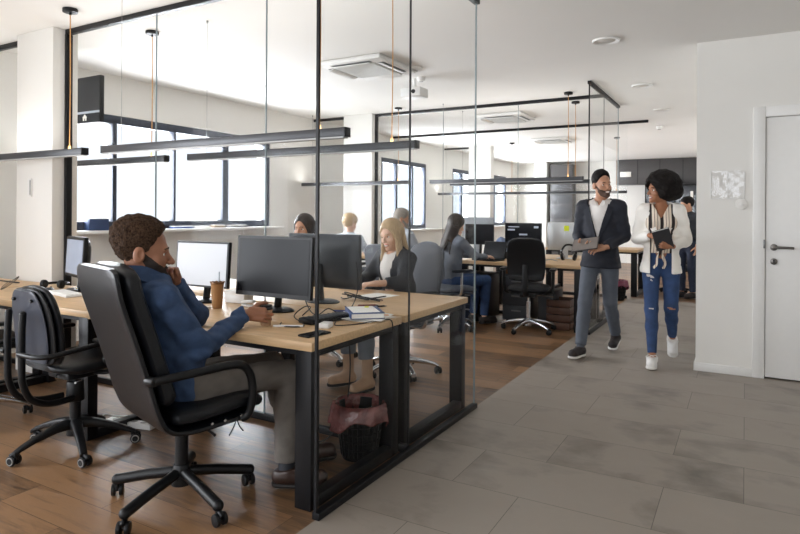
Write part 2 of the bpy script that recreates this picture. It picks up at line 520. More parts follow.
    if 'inner' in top:
        i = top['inner']
        def f_in(P):
            d = torso(P, top.get('o', 0.)-.016)
            d = d+fold(P)*.6
            d = smax(d, plane(P, J['pelvis']-A(0, 0, i.get('hem', .0)), (0, 0, -1)), .01)
            nb = J['neck']
            d = smax(d, -cap(P, nb+ft*.02+A(0, 0, .0), nb+A(0, 0, .2), .055, .08), .008)
            if 'vneck' in i:
                fx = np.cross(ft, A(0, 0, 1)); x = (P-J['chest'])@fx; y = (P-J['chest'])@ft
                hw = (P[:, 2]-i['vneck'])*.42
                d = smax(d, -np.maximum(np.abs(x)-hw, -y), .004)
            return d
        sdf_obj(i['name'], [(f_in, lo, hi, res)], i['mat'], root)
    if 'collar' in top:
        nb = J['neck']; cm = top['collar']; rc = top.get('cr', .066)
        def f_col(P):
            q = P-nb-A(0, .0, .012); a = np.arctan2(q@np.cross(ft, A(0, 0, 1)), q@ft)
            r = np.hypot(q[:, 0], q[:, 1]); h = q[:, 2]
            rad = rc+.1*(-h)*.6
            zt = .022-.026*np.cos(a)*.8
            d = np.abs(r-rad)-.006
            d = np.maximum(d, np.maximum(h-zt, -.03-h-.012*np.cos(a)))
            d = np.maximum(d, .22-np.abs(a)*1.0+0*h) if top.get('colopen', True) else d
            return d*.8
        sdf_obj('collar', [(f_col, nb-.13, nb+.13, .0055)], cm, root)
    # ---- trousers
    kr = trousers.get('r', 1.)
    def f_tr(P):
        d = fcap(P, J['pelvis']+A(0, 0, trousers.get('rise', .04)), J['pelvis']-A(0, 0, .03), .142*g, .152*g, ft, .74)
        L_ = None
        for s in 'lr':
            e = cap(P, J['h'+s], J['k'+s], .088*kr, .062*kr)
            a2 = J['k'+s]+(J['a'+s]-J['k'+s])*trousers.get('len', .97)
            e = smin(e, cap(P, J['k'+s], a2, .062*kr, trousers.get('hemr', .05)*kr), .02)
            kk = J['k'+s]*.62+J['a'+s]*.38
            e = smin(e, cap(P, kk-ft*.012, kk-ft*.012, .05*kr, .05*kr), .04)
            e = smax(e, plane(P, a2, J['a'+s]-J['k'+s]), .006)
            L_ = e if L_ is None else np.minimum(L_, e)
        d = smin(d, L_, .04)
        d = smax(d, plane(P, J['pelvis']+A(0, 0, trousers.get('rise', .04)), (0, 0, 1)), .008)
        d = d+(wob(P, 40, seed+3, 6)*.5+wob(P, 85, seed+4, 6, (1, 1, 1.8))*.4)*trousers.get('wr', .006)
        if 'sub' in trousers: d = smax(d, -trousers['sub'](P), .004)
        return d
    mats_t = trousers['mat'] if isinstance(trousers['mat'], list) else [trousers['mat']]
    sdf_obj(trousers.get('name', 'trousers'), [(f_tr, lo, hi, res)], mats_t, root, trousers.get('fm'))
    # ---- shoes
    for s in 'lr':
        if shoes is None: break
        an = J['a'+s]; d_ = A(*J.get('f'+s, (0, 1, 0))); up = A(0, 0, 1.)
        F_ = frame(d_, up)     # columns x,y,z
        zb = shoes.get('ah', .085)
        L = shoes.get('L', .26); h0 = -.07
        def f_sh(P, an=an, F_=F_):
            Q = (P-an)@F_
            d = fcap(Q, A(0, h0+.04, -zb+.045), A(0, h0+L-.045, -zb+.04), .04, .042, A(0, 0, 1), .95)
            d = smin(d, cap(Q, A(0, -.005, -zb+.06), A(0, 0, shoes.get('top', .0)), .04, .043), .03)
            d = smin(d, cap(Q, A(0, .02, -zb+.06), A(0, .09, -zb+.045), .04, .032), .02)
            d = smax(d, plane(Q, A(0, 0, -zb+.012), A(0, 0, -1)), .004)
            d = smax(d, plane(Q, A(0, 0, shoes.get('top', .0)), A(0, -.15, 1)), .004)
            return d
        sh = sdf_obj('shoe', [(f_sh, an-.26, an+.26, shoes.get('res', .007))], shoes['mat'], root)
        def f_so(P, an=an, F_=F_):
            Q = (P-an)@F_
            d = fcap(Q, A(0, h0+.04, -zb+.012), A(0, h0+L-.045, -zb+.012), .041, .046, A(0, 0, 1), .999)
            d = smax(d, np.abs(Q[:, 2]+zb-.010)-.010, .003)
            return d
        sdf_obj('sole', [(f_so, an-.26, an+.26, shoes.get('res', .007))], shoes['sole'], sh)
        if 'lace' in shoes:
            b = B()
            for k in range(4):
                y = .045+.017*k; z = -zb+.088-.011*k
                b.tube([an+F_@A(-.022, y, z-.008), an+F_@A(0, y+.004, z+.004), an+F_@A(.022, y, z-.008)], .0028, 6, sub=3)
            b.tube([an+F_@A(0, .045, -zb+.092), an+F_@A(.03, .055, -zb+.10), an+F_@A(.05, .06, -zb+.078)], .0025, 6, sub=3)
            b.tube([an+F_@A(0, .045, -zb+.092), an+F_@A(-.03, .05, -zb+.10), an+F_@A(-.05, .055, -zb+.078)], .0025, 6, sub=3)
            b.build('shoelace', shoes['lace'], sh)
        if 'sock' in shoes:
            b = B(); k_ = J['k'+s]; dirn = (k_-an)/np.linalg.norm(k_-an)
            b.cyl(an-dirn*.03, an+dirn*.1, .036, .04, 14); b.build('sock', shoes['sock'], root)
    if extra: extra(root, J, toH, fromH)
    return root, J, fromH

M_teeth = mat('teeth', (235, 230, 222), .3)
M_eye = mat('eye_white', (228, 224, 218), .2, var=0)
M_iris = mat('iris_brown', (60, 38, 24), .2, var=0)
M_pupil = mat('pupil', (8, 8, 8), .1, var=0)

def hair_short(th, front=.058, fz=.05, nape=-.055, curl=0., freq=200, top_=0., side=1.):
    def fn(Q, P):
        d = ell(Q, (0, -.016, .04), (.072+th*side, .094+th, .084+th))
        if top_: d = smin(d, ell(Q, (0, -.01, .07+top_), (.062+th*.6, .082+th*.6, .06)), .03)
        d = smax(d, plane(Q, (0, front, fz), (0, .74, -.67)), .012)
        d = smax(d, plane(Q, (0, .02, .0), (0, .62, -.78)), .015)
        d = smax(d, plane(Q, (0, 0, nape), (0, .25, -1)), .015)
        for s in (-1, 1): d = smax(d, -ell(Q, (s*.085, -.006, -.012), (.03, .026, .034)), .008)
        if curl: d = d+wob(Q, freq, 3, 7)*curl+wob(Q, freq*2.1, 8, 7)*curl*.6
        return d
    return fn

def hair_fade(top=.03, side=.006, p0=(0, .022, 0), n=(0, .93, -.37), nape=-.06, freq=230, amp=.003, back=.0):
    def fn(Q, P):
        d = ell(Q, (0, -.016, .038), (.072+side, .094+side, .084+side))
        d = smin(d, ell(Q, (0, -.012-back, .06+top*.55), (.060+top*.45, .084+top*.35+back, .062+top*.5)), .03)
        d = smax(d, plane(Q, p0, n), .010)
        d = smax(d, plane(Q, (0, 0, nape), (0, .55, -1)), .02)
        for s in (-1, 1): d = smax(d, -ell(Q, (s*.085, -.012, -.014), (.03, .024, .036)), .006)
        return d+wob(Q, freq, 3, 7)*amp+wob(Q, freq*1.9, 8, 7)*amp*.6
    return fn

def hair_long(th, length=.36, fwd=.05, wid=.075, tail=None, part=0.):
    """straight long hair falling in front of/behind the shoulders, head frame Q, body frame P"""
    def fn(Q, P):
        d = ell(Q, (0, -.018, .036), (.074+th, .096+th, .087+th))
        for s in (-1, 1):
            d = smin(d, fcap(Q, (s*(.066+th*.4), -.005, .03), (s*(wid+.01), fwd, -.06-length*.45), .036, .036, A(1, 0, 0), .55), .03)
            d = smin(d, fcap(Q, (s*(wid+.01), fwd, -.06-length*.4), (s*wid, fwd+.02, -.06-length), .036, .016, A(1, 0, 0), .6), .02)
        d = smin(d, fcap(Q, (0, -.07, 0), (0, -.085, -.06-length*.75), .085, .07, A(0, 1, 0), .5), .03)
        d = smax(d, -ell(Q, (part, .088, -.022), (.056, .078, .092)), .012)
        d = d+(np.sin(Q[:, 0]*420+Q[:, 1]*260+np.sin(Q[:, 2]*30)*1.2)*.0012+wob(Q, 70, 4)*.0022)
        return d
    return fn
# ------------------------------------------------------------------ materials of the place
M_wall = mat('white_wall', (226, 224, 219), .85, var=.015, vscale=2, bump=.03, bscale=60)
M_ceil = mat('white_ceiling', (228, 226, 222), .9, var=.01, vscale=2)
M_white = mat('white_lacquer', (226, 225, 222), .45, var=.01)
M_black = mat('black_steel', (15, 15, 18), .45, spec=.3, var=.1, vscale=6, bump=.04, bscale=300)
M_blackpl = mat('black_plastic', (14, 15, 17), .4, spec=.3, var=.1)
M_darkframe = mat('dark_window_frame', (36, 44, 60), .4, var=.05)
M_track = mat('black_track', (15, 15, 18), .4, spec=.3, var=.08)
M_glass = glass_mat('clear_glass', refl=.4, base=.003)
M_glassedge = mat('glass_edge', (140, 152, 156), .15, var=.05)
M_wood_floor = brick_floor('wood_floor', (38, 27, 20), (142, 108, 77), (26, 18, 13), 1.25, .19, .36, (1.1, 9, 1), gr=1.05, r0=.52, r1=1.08)
M_tile = brick_floor('grey_vinyl_tile', (96, 89, 81), (146, 137, 127), (86, 80, 73), .92, .46, .46, (1.0, 1.6, 1), mortar=.0016, stain=1.1, bumpd=.06, pl=.2, r0=.62, r1=1.35, n2s=2.6)
M_oak = mat('light_oak', (202, 168, 126), .42, var=.13, vscale=5, stretch=(1, 14, 14), bump=.02)
M_chrome = mat('chrome', (205, 207, 210), .16, metal=1., var=.02)
M_steel = mat('brushed_steel', (120, 120, 120), .35, metal=1., var=.05)
M_leather = mat('black_leather', (15, 17, 21), .36, spec=.35, var=.15, vscale=9, bump=.18, bscale=260)
M_rubber = mat('black_rubber', (20, 20, 21), .6, var=.1)
M_greyfab = mat('grey_fabric', (92, 95, 101), .9, var=.08, vscale=60, bump=.2, bscale=700)
M_cable = mat('black_cable', (18, 18, 19), .5)
M_cord = mat('tan_cord', (196, 146, 92), .8)
M_wire = mat('steel_wire', (150, 150, 148), .35, metal=1)
M_paper = mat('white_paper', (236, 234, 228), .8, var=.01)

XG = -1.61            # the line of the side glass and of the floor joint
CEIL = 2.80
CEIL_FILL = 4  # power of the fill light added on top of each pendant bar
X0, X1, Y0, Y1 = -5.95, 3.4, -4.2, 17.5

def struct(b, name, m):
    o = b.build(name, m); o['kind'] = 'structure'; return o

# floors
b = B(); b.box(X0-.2, XG, Y0-.2, Y1+.2, -.12, 0); struct(b, 'floor', M_wood_floor)
b = B(); b.box(XG, X1+.2, Y0-.2, 10.2, -.12, 0); struct(b, 'floor_corridor', M_tile)
b = B(); b.box(XG, X1+.2, 10.2, Y1+.2, -.12, 0); struct(b, 'floor_back', M_wood_floor)
b = B(); b.box(X0-.2, X1+.2, Y0-.2, Y1+.2, CEIL, CEIL+.15); struct(b, 'ceiling', M_ceil)

# window wall on the left, openings z .. for each window
def wall_with_openings(name, axis, c0, c1, a0, a1, ops, m):
    b = B()
    def bx(p0, p1, z0, z1):
        if p1-p0 < 1e-4 or z1-z0 < 1e-4: return
        if axis == 'y': b.box(c0, c1, p0, p1, z0, z1)
        else: b.box(p0, p1, c0, c1, z0, z1)
    p = a0
    for q0, q1, z0, z1 in ops:
        bx(p, q0, 0, CEIL); bx(q0, q1, 0, z0); bx(q0, q1, z1, CEIL); p = q1
    bx(p, a1, 0, CEIL)
    return struct(b, name, m)
WZ0, WZ1 = 1.13, 2.37
WINS = [(-3.95, -1.75, .5, 2.5), (-1.45, .7, .5, 2.5), (3.45, 6.68, WZ0, WZ1), (9.75, 11.6, 1.0, 2.38), (12.95, 14.15, 1.0, 2.38), (14.9, 16.6, 1.0, 2.38)]
wall_with_openings('wall_left', 'y', X0-.25, X0, Y0, Y1, WINS, M_wall)
BW = [(-5.2, -2.4, .5, 2.55), (-2.0, .4, .5, 2.55)]
wall_with_openings('wall_back', 'x', Y0-.25, Y0, X0, X1, BW, M_wall)
# far wall and right-hand walls
b = B(); b.box(X0-.2, X1+.2, Y1, Y1+.2, 0, CEIL); struct(b, 'wall_far', M_wall)
RY = 5.78
DX0, DX1, DZ = .14, 1.06, 2.13
b = B(); b.box(-.365, DX0-.04, RY, RY+.9, 0, CEIL); b.box(DX0-.04, DX1+.04, RY, RY+.9, DZ+.04, CEIL)
b.box(DX1+.04, X1, RY, RY+.9, 0, CEIL); b.box(DX0-.04, DX1+.04, RY+.12, RY+.9, 0, DZ+.04)
struct(b, 'wall_right', M_wall)
b = B(); b.box(-.365, -.165, RY+.9, Y1, 0, CEIL); struct(b, 'wall_corridor', M_wall)
b = B(); b.box(X1, X1+.2, Y0, RY+.9, 0, CEIL); struct(b, 'wall_side', M_wall)
# baseboard
b = B(); b.box(-.377, DX0-.085, RY-.014, RY-.0005, 0, .07, .003); b.box(-.379, -.3655, RY-.014, RY+.9, 0, .07, .003); struct(b, 'baseboard_right', M_white)

# door in the right wall
b = B()
for x in (DX0-.085, DX1): b.box(x, x+.085, RY-.018, RY+.1, 0, DZ+.085, .004)
b.box(DX0, DX1, RY-.018, RY+.1, DZ, DZ+.085, .004)
o = struct(b, 'trim_1', M_white)
door = thing('door_1', None, None, (0, 0, 0)); door['kind'] = 'structure'
b = B(); b.box(DX0+.004, DX1-.004, RY+.004, RY+.05, .012, DZ-.004, .003); b.build('door_leaf', M_white, door)
M_handle = mat('pewter_handle', (108, 104, 100), .3, metal=1., var=.04)
b = B()
hx, hz = DX0+.062, 1.07
b.cyl((hx, RY+.004, hz), (hx, RY-.008, hz), .027, seg=28, bev=.002)
b.tube([(hx, RY-.005, hz), (hx, RY-.045, hz), (hx+.012, RY-.055, hz), (hx+.06, RY-.056, hz), (hx+.135, RY-.054, hz-.002)], .0105, 12, sub=4)
b.build('door_handle', M_handle, door)
b = B(); b.cyl((hx, RY+.004, .955), (hx, RY-.007, .955), .026, seg=28, bev=.002)
b.cyl((hx, RY-.006, .962), (hx, RY-.0095, .962), .008, seg=16, mi=1); b.box(hx-.0035, hx+.0035, RY-.0095, RY-.006, .943, .962, mi=1)
b.build('keyhole', [M_handle, M_blackpl], door)
b = B(); b.box(DX0-.012, DX0+.003, RY-.02, RY-.012, 1.06, 1.13, .002); b.build('hinge', M_steel, door)

# windows: frame + pane each
M_pane = glass_mat('window_glass', (.97, .98, 1.), .5)
def window(n, q0, q1, z0, z1, mull, axis='y', at=X0, f=.06, sash=None):
    root = bpy.data.objects.new('window_%d' % n, None); COL.objects.link(root); root['kind'] = 'structure'
    b = B()
    def bx(p0, p1, a, c, dep0=-.10, dep1=-.004):
        if axis == 'y': b.box(at+dep0, at+dep1, p0, p1, a, c, .006)
        else: b.box(p0, p1, at+dep0, at+dep1, a, c, .006)
    bx(q0+.001, q1-.001, z0+.001, z0+f*1.5); bx(q0+.001, q1-.001, z1-f*1.5, z1-.001)
    bx(q0+.001, q0+f, z0+f, z1-f); bx(q1-f, q1-.001, z0+f, z1-f)
    for m, w in mull: bx(m-w/2, m+w/2, z0+f, z1-f)
    b.build('window_frame', M_darkframe, root)
    b = B()
    if axis == 'y': b.box(at-.055, at-.049, q0+f*.5, q1-f*.5, z0+f*.5, z1-f*.5)
    else: b.box(q0+f*.5, q1-f*.5, at-.055, at-.049, z0+f*.5, z1-f*.5)
    b.build('window_pane', M_pane, root)
    return root
window(1, *WINS[2], [(4.21, .05), (5.01, .03), (5.83, .10)])
window(2, *WINS[3], [(10.35, .06), (11.0, .06)])
window(3, *WINS[4], [(13.5, .06)])
window(4, *WINS[5], [(15.7, .06)])
window(5, *WINS[0], [(-2.85, .08)]); window(6, *WINS[1], [(-.4, .08)])
for i, w in enumerate(BW): window(7+i, *w, [((w[0]+w[1])/2, .08)], axis='x', at=Y0)
# sills
b = B(); b.box(X0-.06, X0+.17, 3.3, 6.8, WZ0-.035, WZ0-.0005, .006); struct(b, 'trim_sill', M_white)
b = B(); b.box(X0-.06, X0+.12, 9.7, 16.7, .965, .9995, .006); struct(b, 'trim_sill_far', M_white)

# columns of the left aisle
def column(y0, y1, name, x0=-5.31, x1=-4.80):
    b = B(); b.box(x0, x1, y0, y1, 0, CEIL, .004); return struct(b, name, M_wall)
column(2.84, 3.05, 'column_near'); column(7.60, 7.81, 'column_middle'); column(12.40, 12.61, 'column_far')
b = B(); b.box(-5.25, -4.9, Y1-.5, Y1, 0, CEIL, .004); struct(b, 'column_end', M_wall)

# ------------------------------------------------------------------ glass screens
def glass_screen(y0, y1, ymid, label_side, label_cross, name='glass_screen', xl=-4.80, XG=XG):
    s = thing(name, label_side, 'glass screen', (XG, (y0+y1)/2, 0), 0, 'glass desk screens')
    yc = (y0+y1)/2
    b = B(); b.box(-.005, .005, y0-yc+.012, y1-yc, .03, CEIL-.03); b.build('glass_pane', M_glass, s)
    b = B(); b.box(-.016, .022, y0-yc, y1-yc+.01, 0.0005, .032, .003); b.build('floor_track', M_track, s)
    b = B(); b.box(-.02, .02, y0-yc, y1-yc+.02, CEIL-.035, CEIL-.0005, .003); b.build('ceiling_track', M_track, s)
    b = B(); b.box(-.0065, .0065, y0-yc, y0-yc+.012, .03, CEIL-.03); b.build('edge_profile', M_track, s)
    b = B(); b.box(-.005, .005, y1-yc-.004, y1-yc+.004, .03, CEIL-.03); b.build('glass_edge', M_glassedge, s)
    c = thing(name, label_cross, 'glass partition', ((xl+XG)/2, ymid, 0), 0, 'glass cross partitions')
    xc = (xl+XG)/2
    nseg = 3; xs = np.linspace(xl+.03, XG-.012, nseg+1)
    for i in range(nseg):
        b = B(); b.box(xs[i]-xc+.002, xs[i+1]-xc-.002, -.005, .005, .03, CEIL-.03); b.build('glass_pane', M_glass, c)
        if i: 
            b = B(); b.box(xs[i]-xc-.002, xs[i]-xc+.002, -.006, .006, .03, CEIL-.03); b.build('glass_joint', M_glassedge, c)
    b = B(); b.box(xl-xc+.002, XG-xc-.012, -.015, .015, 0.0005, .045, .003); b.build('floor_track', M_track, c)
    b = B(); b.box(xl-xc+.002, XG-xc-.022, -.022, .022, CEIL-.04, CEIL-.0005, .003); b.build('ceiling_track', M_track, c)
    b = B(); b.box(xl-xc+.002, xl-xc+.034, -.025, .025, .045, CEIL-.04, .003); b.build('wall_profile', M_track, c)
    b = B(); b.box(XG-xc-.014, XG-xc-.007, -.006, .006, .033, CEIL-.036); b.build('corner_joint', M_track, c)
    return s, c
glass_screen(2.105, 3.875, 2.96, 'tall clear glass screen at the end of the foreground oak desks, black front edge', 'clear glass partition crossing between the near desks, ending at the near white column')
glass_screen(6.84, 8.60, 7.70, 'tall glass screen beside the suited man, at the end of the second desk row', 'clear glass partition crossing the second desk row behind the empty black chair', XG=-1.50)
# pieces left of the columns
def side_piece(y, label):
    c = thing('glass_partition', label, 'glass partition', (-5.63, y, 0), 0, 'short glass partitions by the window wall')
    b = B(); b.box(-.31, .31, -.005, .005, .03, CEIL-.03); b.build('glass_pane', M_glass, c)
    b = B(); b.box(-.315, .315, -.02, .02, CEIL-.04, CEIL-.0005, .003); b.build('ceiling_track', M_track, c)
    b = B(); b.box(-.315, .315, -.015, .015, .0005, .04, .003); b.build('floor_track', M_track, c)
side_piece(2.955, 'narrow glass piece left of the near white column, dark ceiling track above')
side_piece(7.70, 'narrow glass piece left of the middle column, behind the first pendant bars')
side_piece(12.50, 'narrow glass piece left of the far column')
# room divider at y 10.15 and the far one
c = thing('glass_partition', 'long glass partition behind the second desk row, thin black ceiling track', 'glass partition', (-3.6, 10.12, 0))
b = B(); b.box(-2.3, 2.28, -.022, .022, CEIL-.04, CEIL-.0005, .003); b.build('ceiling_track', M_track, c)
for i in range(4):
    b = B(); b.box(-2.3+i*1.07+.004, -2.3+(i+1)*1.07-.004, -.005, .005, .04, CEIL-.03); b.build('glass_pane', M_glass, c)
b = B(); b.box(-2.3, 1.98, -.015, .015, .0005, .045, .003); b.build('floor_track', M_track, c)

# ------------------------------------------------------------------ ceiling fittings
def pendant(x0, x1, y, label, cord_end, n=0):
    """linear lamp hung at 1.75 m along x; a tan cord drops from a round canopy at one end, a thin wire at the other"""
    xc = (x0+x1)/2
    t = thing('pendant_lamp', label, 'pendant lamp', (xc, y, 1.725), 0, 'black linear pendant lamps')
    b = B(); b.box(x0-xc, x1-xc, -.027, .027, .008, .055, .003); b.build('lamp_housing', M_lamp, t)
    b = B(); b.box(x0-xc+.012, x1-xc-.012, -.022, .022, 0., .0085); b.build('diffuser', M_diff, t)
    for s in (-1, 1):
        xe = (x0-xc+.003) if s < 0 else (x1-xc-.003)
        b = B(); b.box(xe-.004, xe+.004, -.0275, .0275, .006, .0565, .001); b.build('end_cap', M_blackpl, t)
    zc = CEIL-1.725
    l = bpy.data.lights.new('ceiling_fill', 'AREA'); l.shape = 'RECTANGLE'; l.size = x1-x0-.04; l.size_y = .04; l.energy = CEIL_FILL; l.color = (1, .99, .97)  # added fill to brighten the ceiling; the bars themselves are unlit
    lo = bpy.data.objects.new('ceiling_fill', l); COL.objects.link(lo); lo.parent = t; lo.location = (0, 0, .058); lo.rotation_euler = (PI, 0, 0)
    xe = (x1-xc-.185) if cord_end > 0 else (x0-xc+.185)
    xo = (x0-xc+.185) if cord_end > 0 else (x1-xc-.185)
    b = B(); b.cyl((xe, 0, zc-.028), (xe, 0, zc-.0005), .052, seg=28, bev=.004); b.cyl((xe, 0, zc-.045), (xe, 0, zc-.028), .008); b.build('canopy', M_blackpl, t)
    b = B(); b.tube([(xe, 0, zc-.04), (xe+.003, .002, zc*.5), (xe, 0, .07)], .0038, 6, sub=6); b.cyl((xe, 0, .05), (xe, 0, .08), .009, seg=10); b.build('cord', M_cord, t)
    b = B(); b.cyl((xo, 0, .05), (xo, 0, zc-.0005), .0016, seg=6); b.cyl((xo, 0, zc-.02), (xo, 0, zc-.0005), .008, seg=10); b.build('suspension_wire', M_wire, t)
M_lamp = mat('lamp_housing_grey', (62, 63, 66), .35, metal=.3, var=.05, vscale=30, stretch=(.2, 4, 4))
M_diff = mat('lamp_diffuser', (168, 168, 166), .4, var=.02)
pendant(-5.9, -4.09, 2.655, 'pendant lamp bar at far left, in front of the near white column', 1)
pendant(-3.875, -1.83, 2.655, 'pendant lamp bar nearest the camera, above the seated man', 1)
pendant(-5.9, -4.03, 3.31, 'pendant lamp bar in front of the large window, behind the near column', 1)
pendant(-3.79, -1.77, 3.33, 'pendant lamp bar just below and behind the nearest one, above the blonde woman', 1)
pendant(-5.9, -4.03, 7.36, 'pendant lamp bar crossing the black post of the middle column', 1)
pendant(-3.72, -1.68, 7.38, 'pendant lamp bar left of the suited man, nearest of the second desk row', 1)
pendant(-3.72, -1.75, 8.03, 'pendant lamp bar of the second desk row, partly hidden behind its nearer twin', 1)
pendant(-5.9, -4.03, 12.1, 'thin far pendant bar beside the far column', 1)
pendant(-4.1, -1.95, 12.1, 'thin far pendant bar above the silver-backed monitor', 1)

M_lightdisc = mat('downlight_glass', (214, 211, 204), .3, var=.01)
M_alu = mat('grey_aluminium', (150, 148, 144), .35, metal=.6, var=.03)
for y, lb in ((5.32, 'recessed round downlight nearest the camera, above the corridor'), (7.37, 'second recessed downlight along the corridor ceiling'), (9.2, 'third and farthest recessed downlight of the corridor ceiling')):
    t = thing('downlight', lb, 'ceiling light', (-1.03, y, CEIL), 0, 'corridor downlights')
    b = B(); b.lathe([(.075, -.0005), (.112, -.0005), (.114, -.006), (.108, -.016), (.088, -.012), (.075, -.004)], 36, cap=False); b.build('trim_ring', M_white, t)
    b = B(); b.cyl((0, 0, -.006), (0, 0, -.0008), .078, .086, 36); b.build('lens', M_lightdisc, t)
# cassette air conditioners
def cassette(x, y, label):
    t = thing('air_conditioner', label, 'air conditioner', (x, y, CEIL), 0, 'ceiling cassette units')
    b = B(); b.box(-.36, .36, -.36, .36, -.05, -.0005, .018); b.build('panel', M_white, t)
    b = B(); b.box(-.235, .235, -.235, .235, -.06, -.049, .006)
    for i in range(22): b.box(-.22, .22, -.217+i*.02, -.207+i*.02, -.0635, -.059)
    b.build('grille', mat('grille_grey', (186, 185, 181), .5, var=.02), t)
    for a in range(4):
        M = Matrix.Rotation(a*PI/2, 4, 'Z')
        b = B(); b.box(-.22, .22, .262, .318, -.054, -.049, M=M); b.build('air_slot', mat('slot_dark', (120, 121, 122), .6), t)
        b = B(); b.box(-.215, .215, -.004, .004, -.03, .03, .002, M=M @ Matrix.Translation((0, .288, -.062)) @ Matrix.Rotation(R(72), 4, 'X')); b.build('louver', M_white, t)
cassette(-3.28, 5.10, 'white cassette air conditioner nearest the camera, above the first desks')
cassette(-3.15, 8.75, 'white cassette air conditioner above the second desk row')
cassette(-3.3, 11.9, 'white cassette air conditioner farthest back')
def ceiling_disc(x, y, r, label, name='ceiling_speaker', cat='ceiling speaker', h=.03):
    t = thing(name, label, cat, (x, y, CEIL))
    b = B(); b.lathe([(r*.6, -h*.9), (r*.85, -h*.8), (r, -h*.3), (r, -.0005)], 30); b.build('rim', M_white, t)
    b = B(); b.cyl((0, 0, -h), (0, 0, -h*.85), r*.55, seg=24); b.build('cover', M_alu, t)
ceiling_disc(-2.95, 5.42, .11, 'round white ceiling disc right of the nearest air conditioner')
ceiling_disc(-3.0, 9.2, .12, 'round white ceiling disc right of the second air conditioner')
ceiling_disc(-3.06, 5.83, .045, 'small white smoke detector beside the round ceiling disc', 'smoke_detector', 'smoke detector', .05)
ceiling_disc(-4.9, 5.36, .05, 'small flat ceiling sprinkler cover left of the nearest air conditioner', 'sprinkler_cover', 'sprinkler', .012)
ceiling_disc(-1.25, 10.9, .05, 'small black ceiling spot past the farthest corridor downlight', 'ceiling_spot', 'ceiling light', .06)
t = thing('projector', 'small white box hanging under the ceiling behind the nearest air conditioner', 'projector', (-3.15, 5.85, CEIL-.16))
b = B(); b.box(-.12, .12, -.1, .1, -.05, .05, .012); b.build('housing', M_white, t)
b = B(); b.cyl((0, 0, .05), (0, 0, .1595), .02); b.build('bracket', M_white, t)
b = B(); b.cyl((.04, -.108, 0), (.04, -.09, 0), .022, seg=20); b.build('lens', M_blackpl, t)

# hanging screen by the window, with its small house-shaped mark
t = thing('hanging_screen', 'dark tinted screen with a small white house mark, hanging right of the near column', 'screen', (-5.46, 3.5, 0))
b = B(); b.box(-.32, .32, -.022, .022, 2.15, 2.58, .004); b.build('housing', M_blackpl, t)
b = B(); b.box(-.312, .312, -.0245, -.021, 2.262, 2.572); b.build('display', mat('dark_display', (58, 60, 64), .5, var=.2, vscale=4, spec=.2), t)
b = B(); b.box(-.312, .312, -.0245, -.021, 2.158, 2.235); b.build('lower_panel', mat('dark_display_low', (40, 43, 48), .6, spec=.2), t)
b = B(); b.box(-.314, .314, -.026, -.021, 2.238, 2.258); b.build('light_strip', mat('screen_strip', (176, 184, 198), .3), t)
b = B()
Mx = Matrix.Translation((.10, -.0255, 2.172)) @ Matrix.Rotation(PI/2, 4, 'X')
b.prism([(-.026, 0), (-.026, .028), (-.036, .028), (0, .06), (.036, .028), (.026, .028), (.026, 0), (.008, 0), (.008, .02), (-.008, .02), (-.008, 0)], .002, Mx)
b.build('logo', M_paper, t)
b = B(); b.box(-.28, -.24, -.015, .015, 2.57, CEIL-.0005); b.build('ceiling_mount', M_blackpl, t)

# blind in the first bay of the window
t = thing('venetian_blind', 'white slatted blind half raised in the large window beside the column', 'blind', (X0-.03, 3.85, 0))
b = B(); b.box(-.02, .02, -.35, .33, 2.30, 2.33, .004); b.build('headrail', M_white, t)
b = B()
for i in range(11): b.box(-.012, .012, -.34, .32, 2.07+i*.021, 2.0715+i*.021, M=None)
b.build('slats', M_white, t)
b = B(); b.box(-.012, .012, -.34, .32, 2.045, 2.058, .003); b.build('bottom_rail', M_white, t)

# things fixed to the right wall
t = thing('document_pocket', 'clear plastic document pocket stuck on the white wall left of the door', 'document holder', (-.132, RY, 1.585))
M_clear = glass_mat('clear_plastic', (.97, .97, .97), 1.6, .12, .06)
b = B()
rs = np.random.RandomState(4); nx, nz_ = 14, 10
gv = [[(-.125+.25*i/nx, -.004-.007*rs.rand(), -.115+.23*j/nz_) for i in range(nx+1)] for j in range(nz_+1)]
tb = bmesh.new(); vs = [[tb.verts.new(p) for p in r] for r in gv]
for j in range(nz_):
    for i in range(nx): tb.faces.new((vs[j][i], vs[j][i+1], vs[j+1][i+1], vs[j+1][i]))
b._merge(tb); b.build('plastic_sheet', M_clear, t)
b = B()
for x in (-.126, -.002, .12): b.box(x, x+.006, -.010, -.0005, -.117, .10, .001)
b.box(-.126, .126, -.010, -.0005, -.119, -.113, .001)
b.build('pocket_rim', mat('clear_rim', (226, 226, 224), .15, var=0), t)
t = thing('thermostat', 'small round white wall button between the plastic pocket and the door', 'thermostat', (-.03, RY, 1.42))
b = B(); b.cyl((0, -.014, 0), (0, -.0005, 0), .045, seg=36, bev=.003); b.build('cover', M_wall, t)
b = B(); b.cyl((0, -.017, 0), (0, -.013, 0), .015, seg=24, bev=.001); b.build('button', M_white, t)
t = thing('light_switch', 'narrow white switch plate on the face of the near column', 'light switch', (-5.1, 2.84, 1.52))
b = B(); b.box(-.028, .028, -.012, -.0005, -.075, .075, .003); b.build('plate', M_white, t)
b = B(); b.box(.008, .022, -.016, -.011, -.06, .06, .002); b.build('rocker', mat('switch_grey', (150, 150, 150), .4), t)

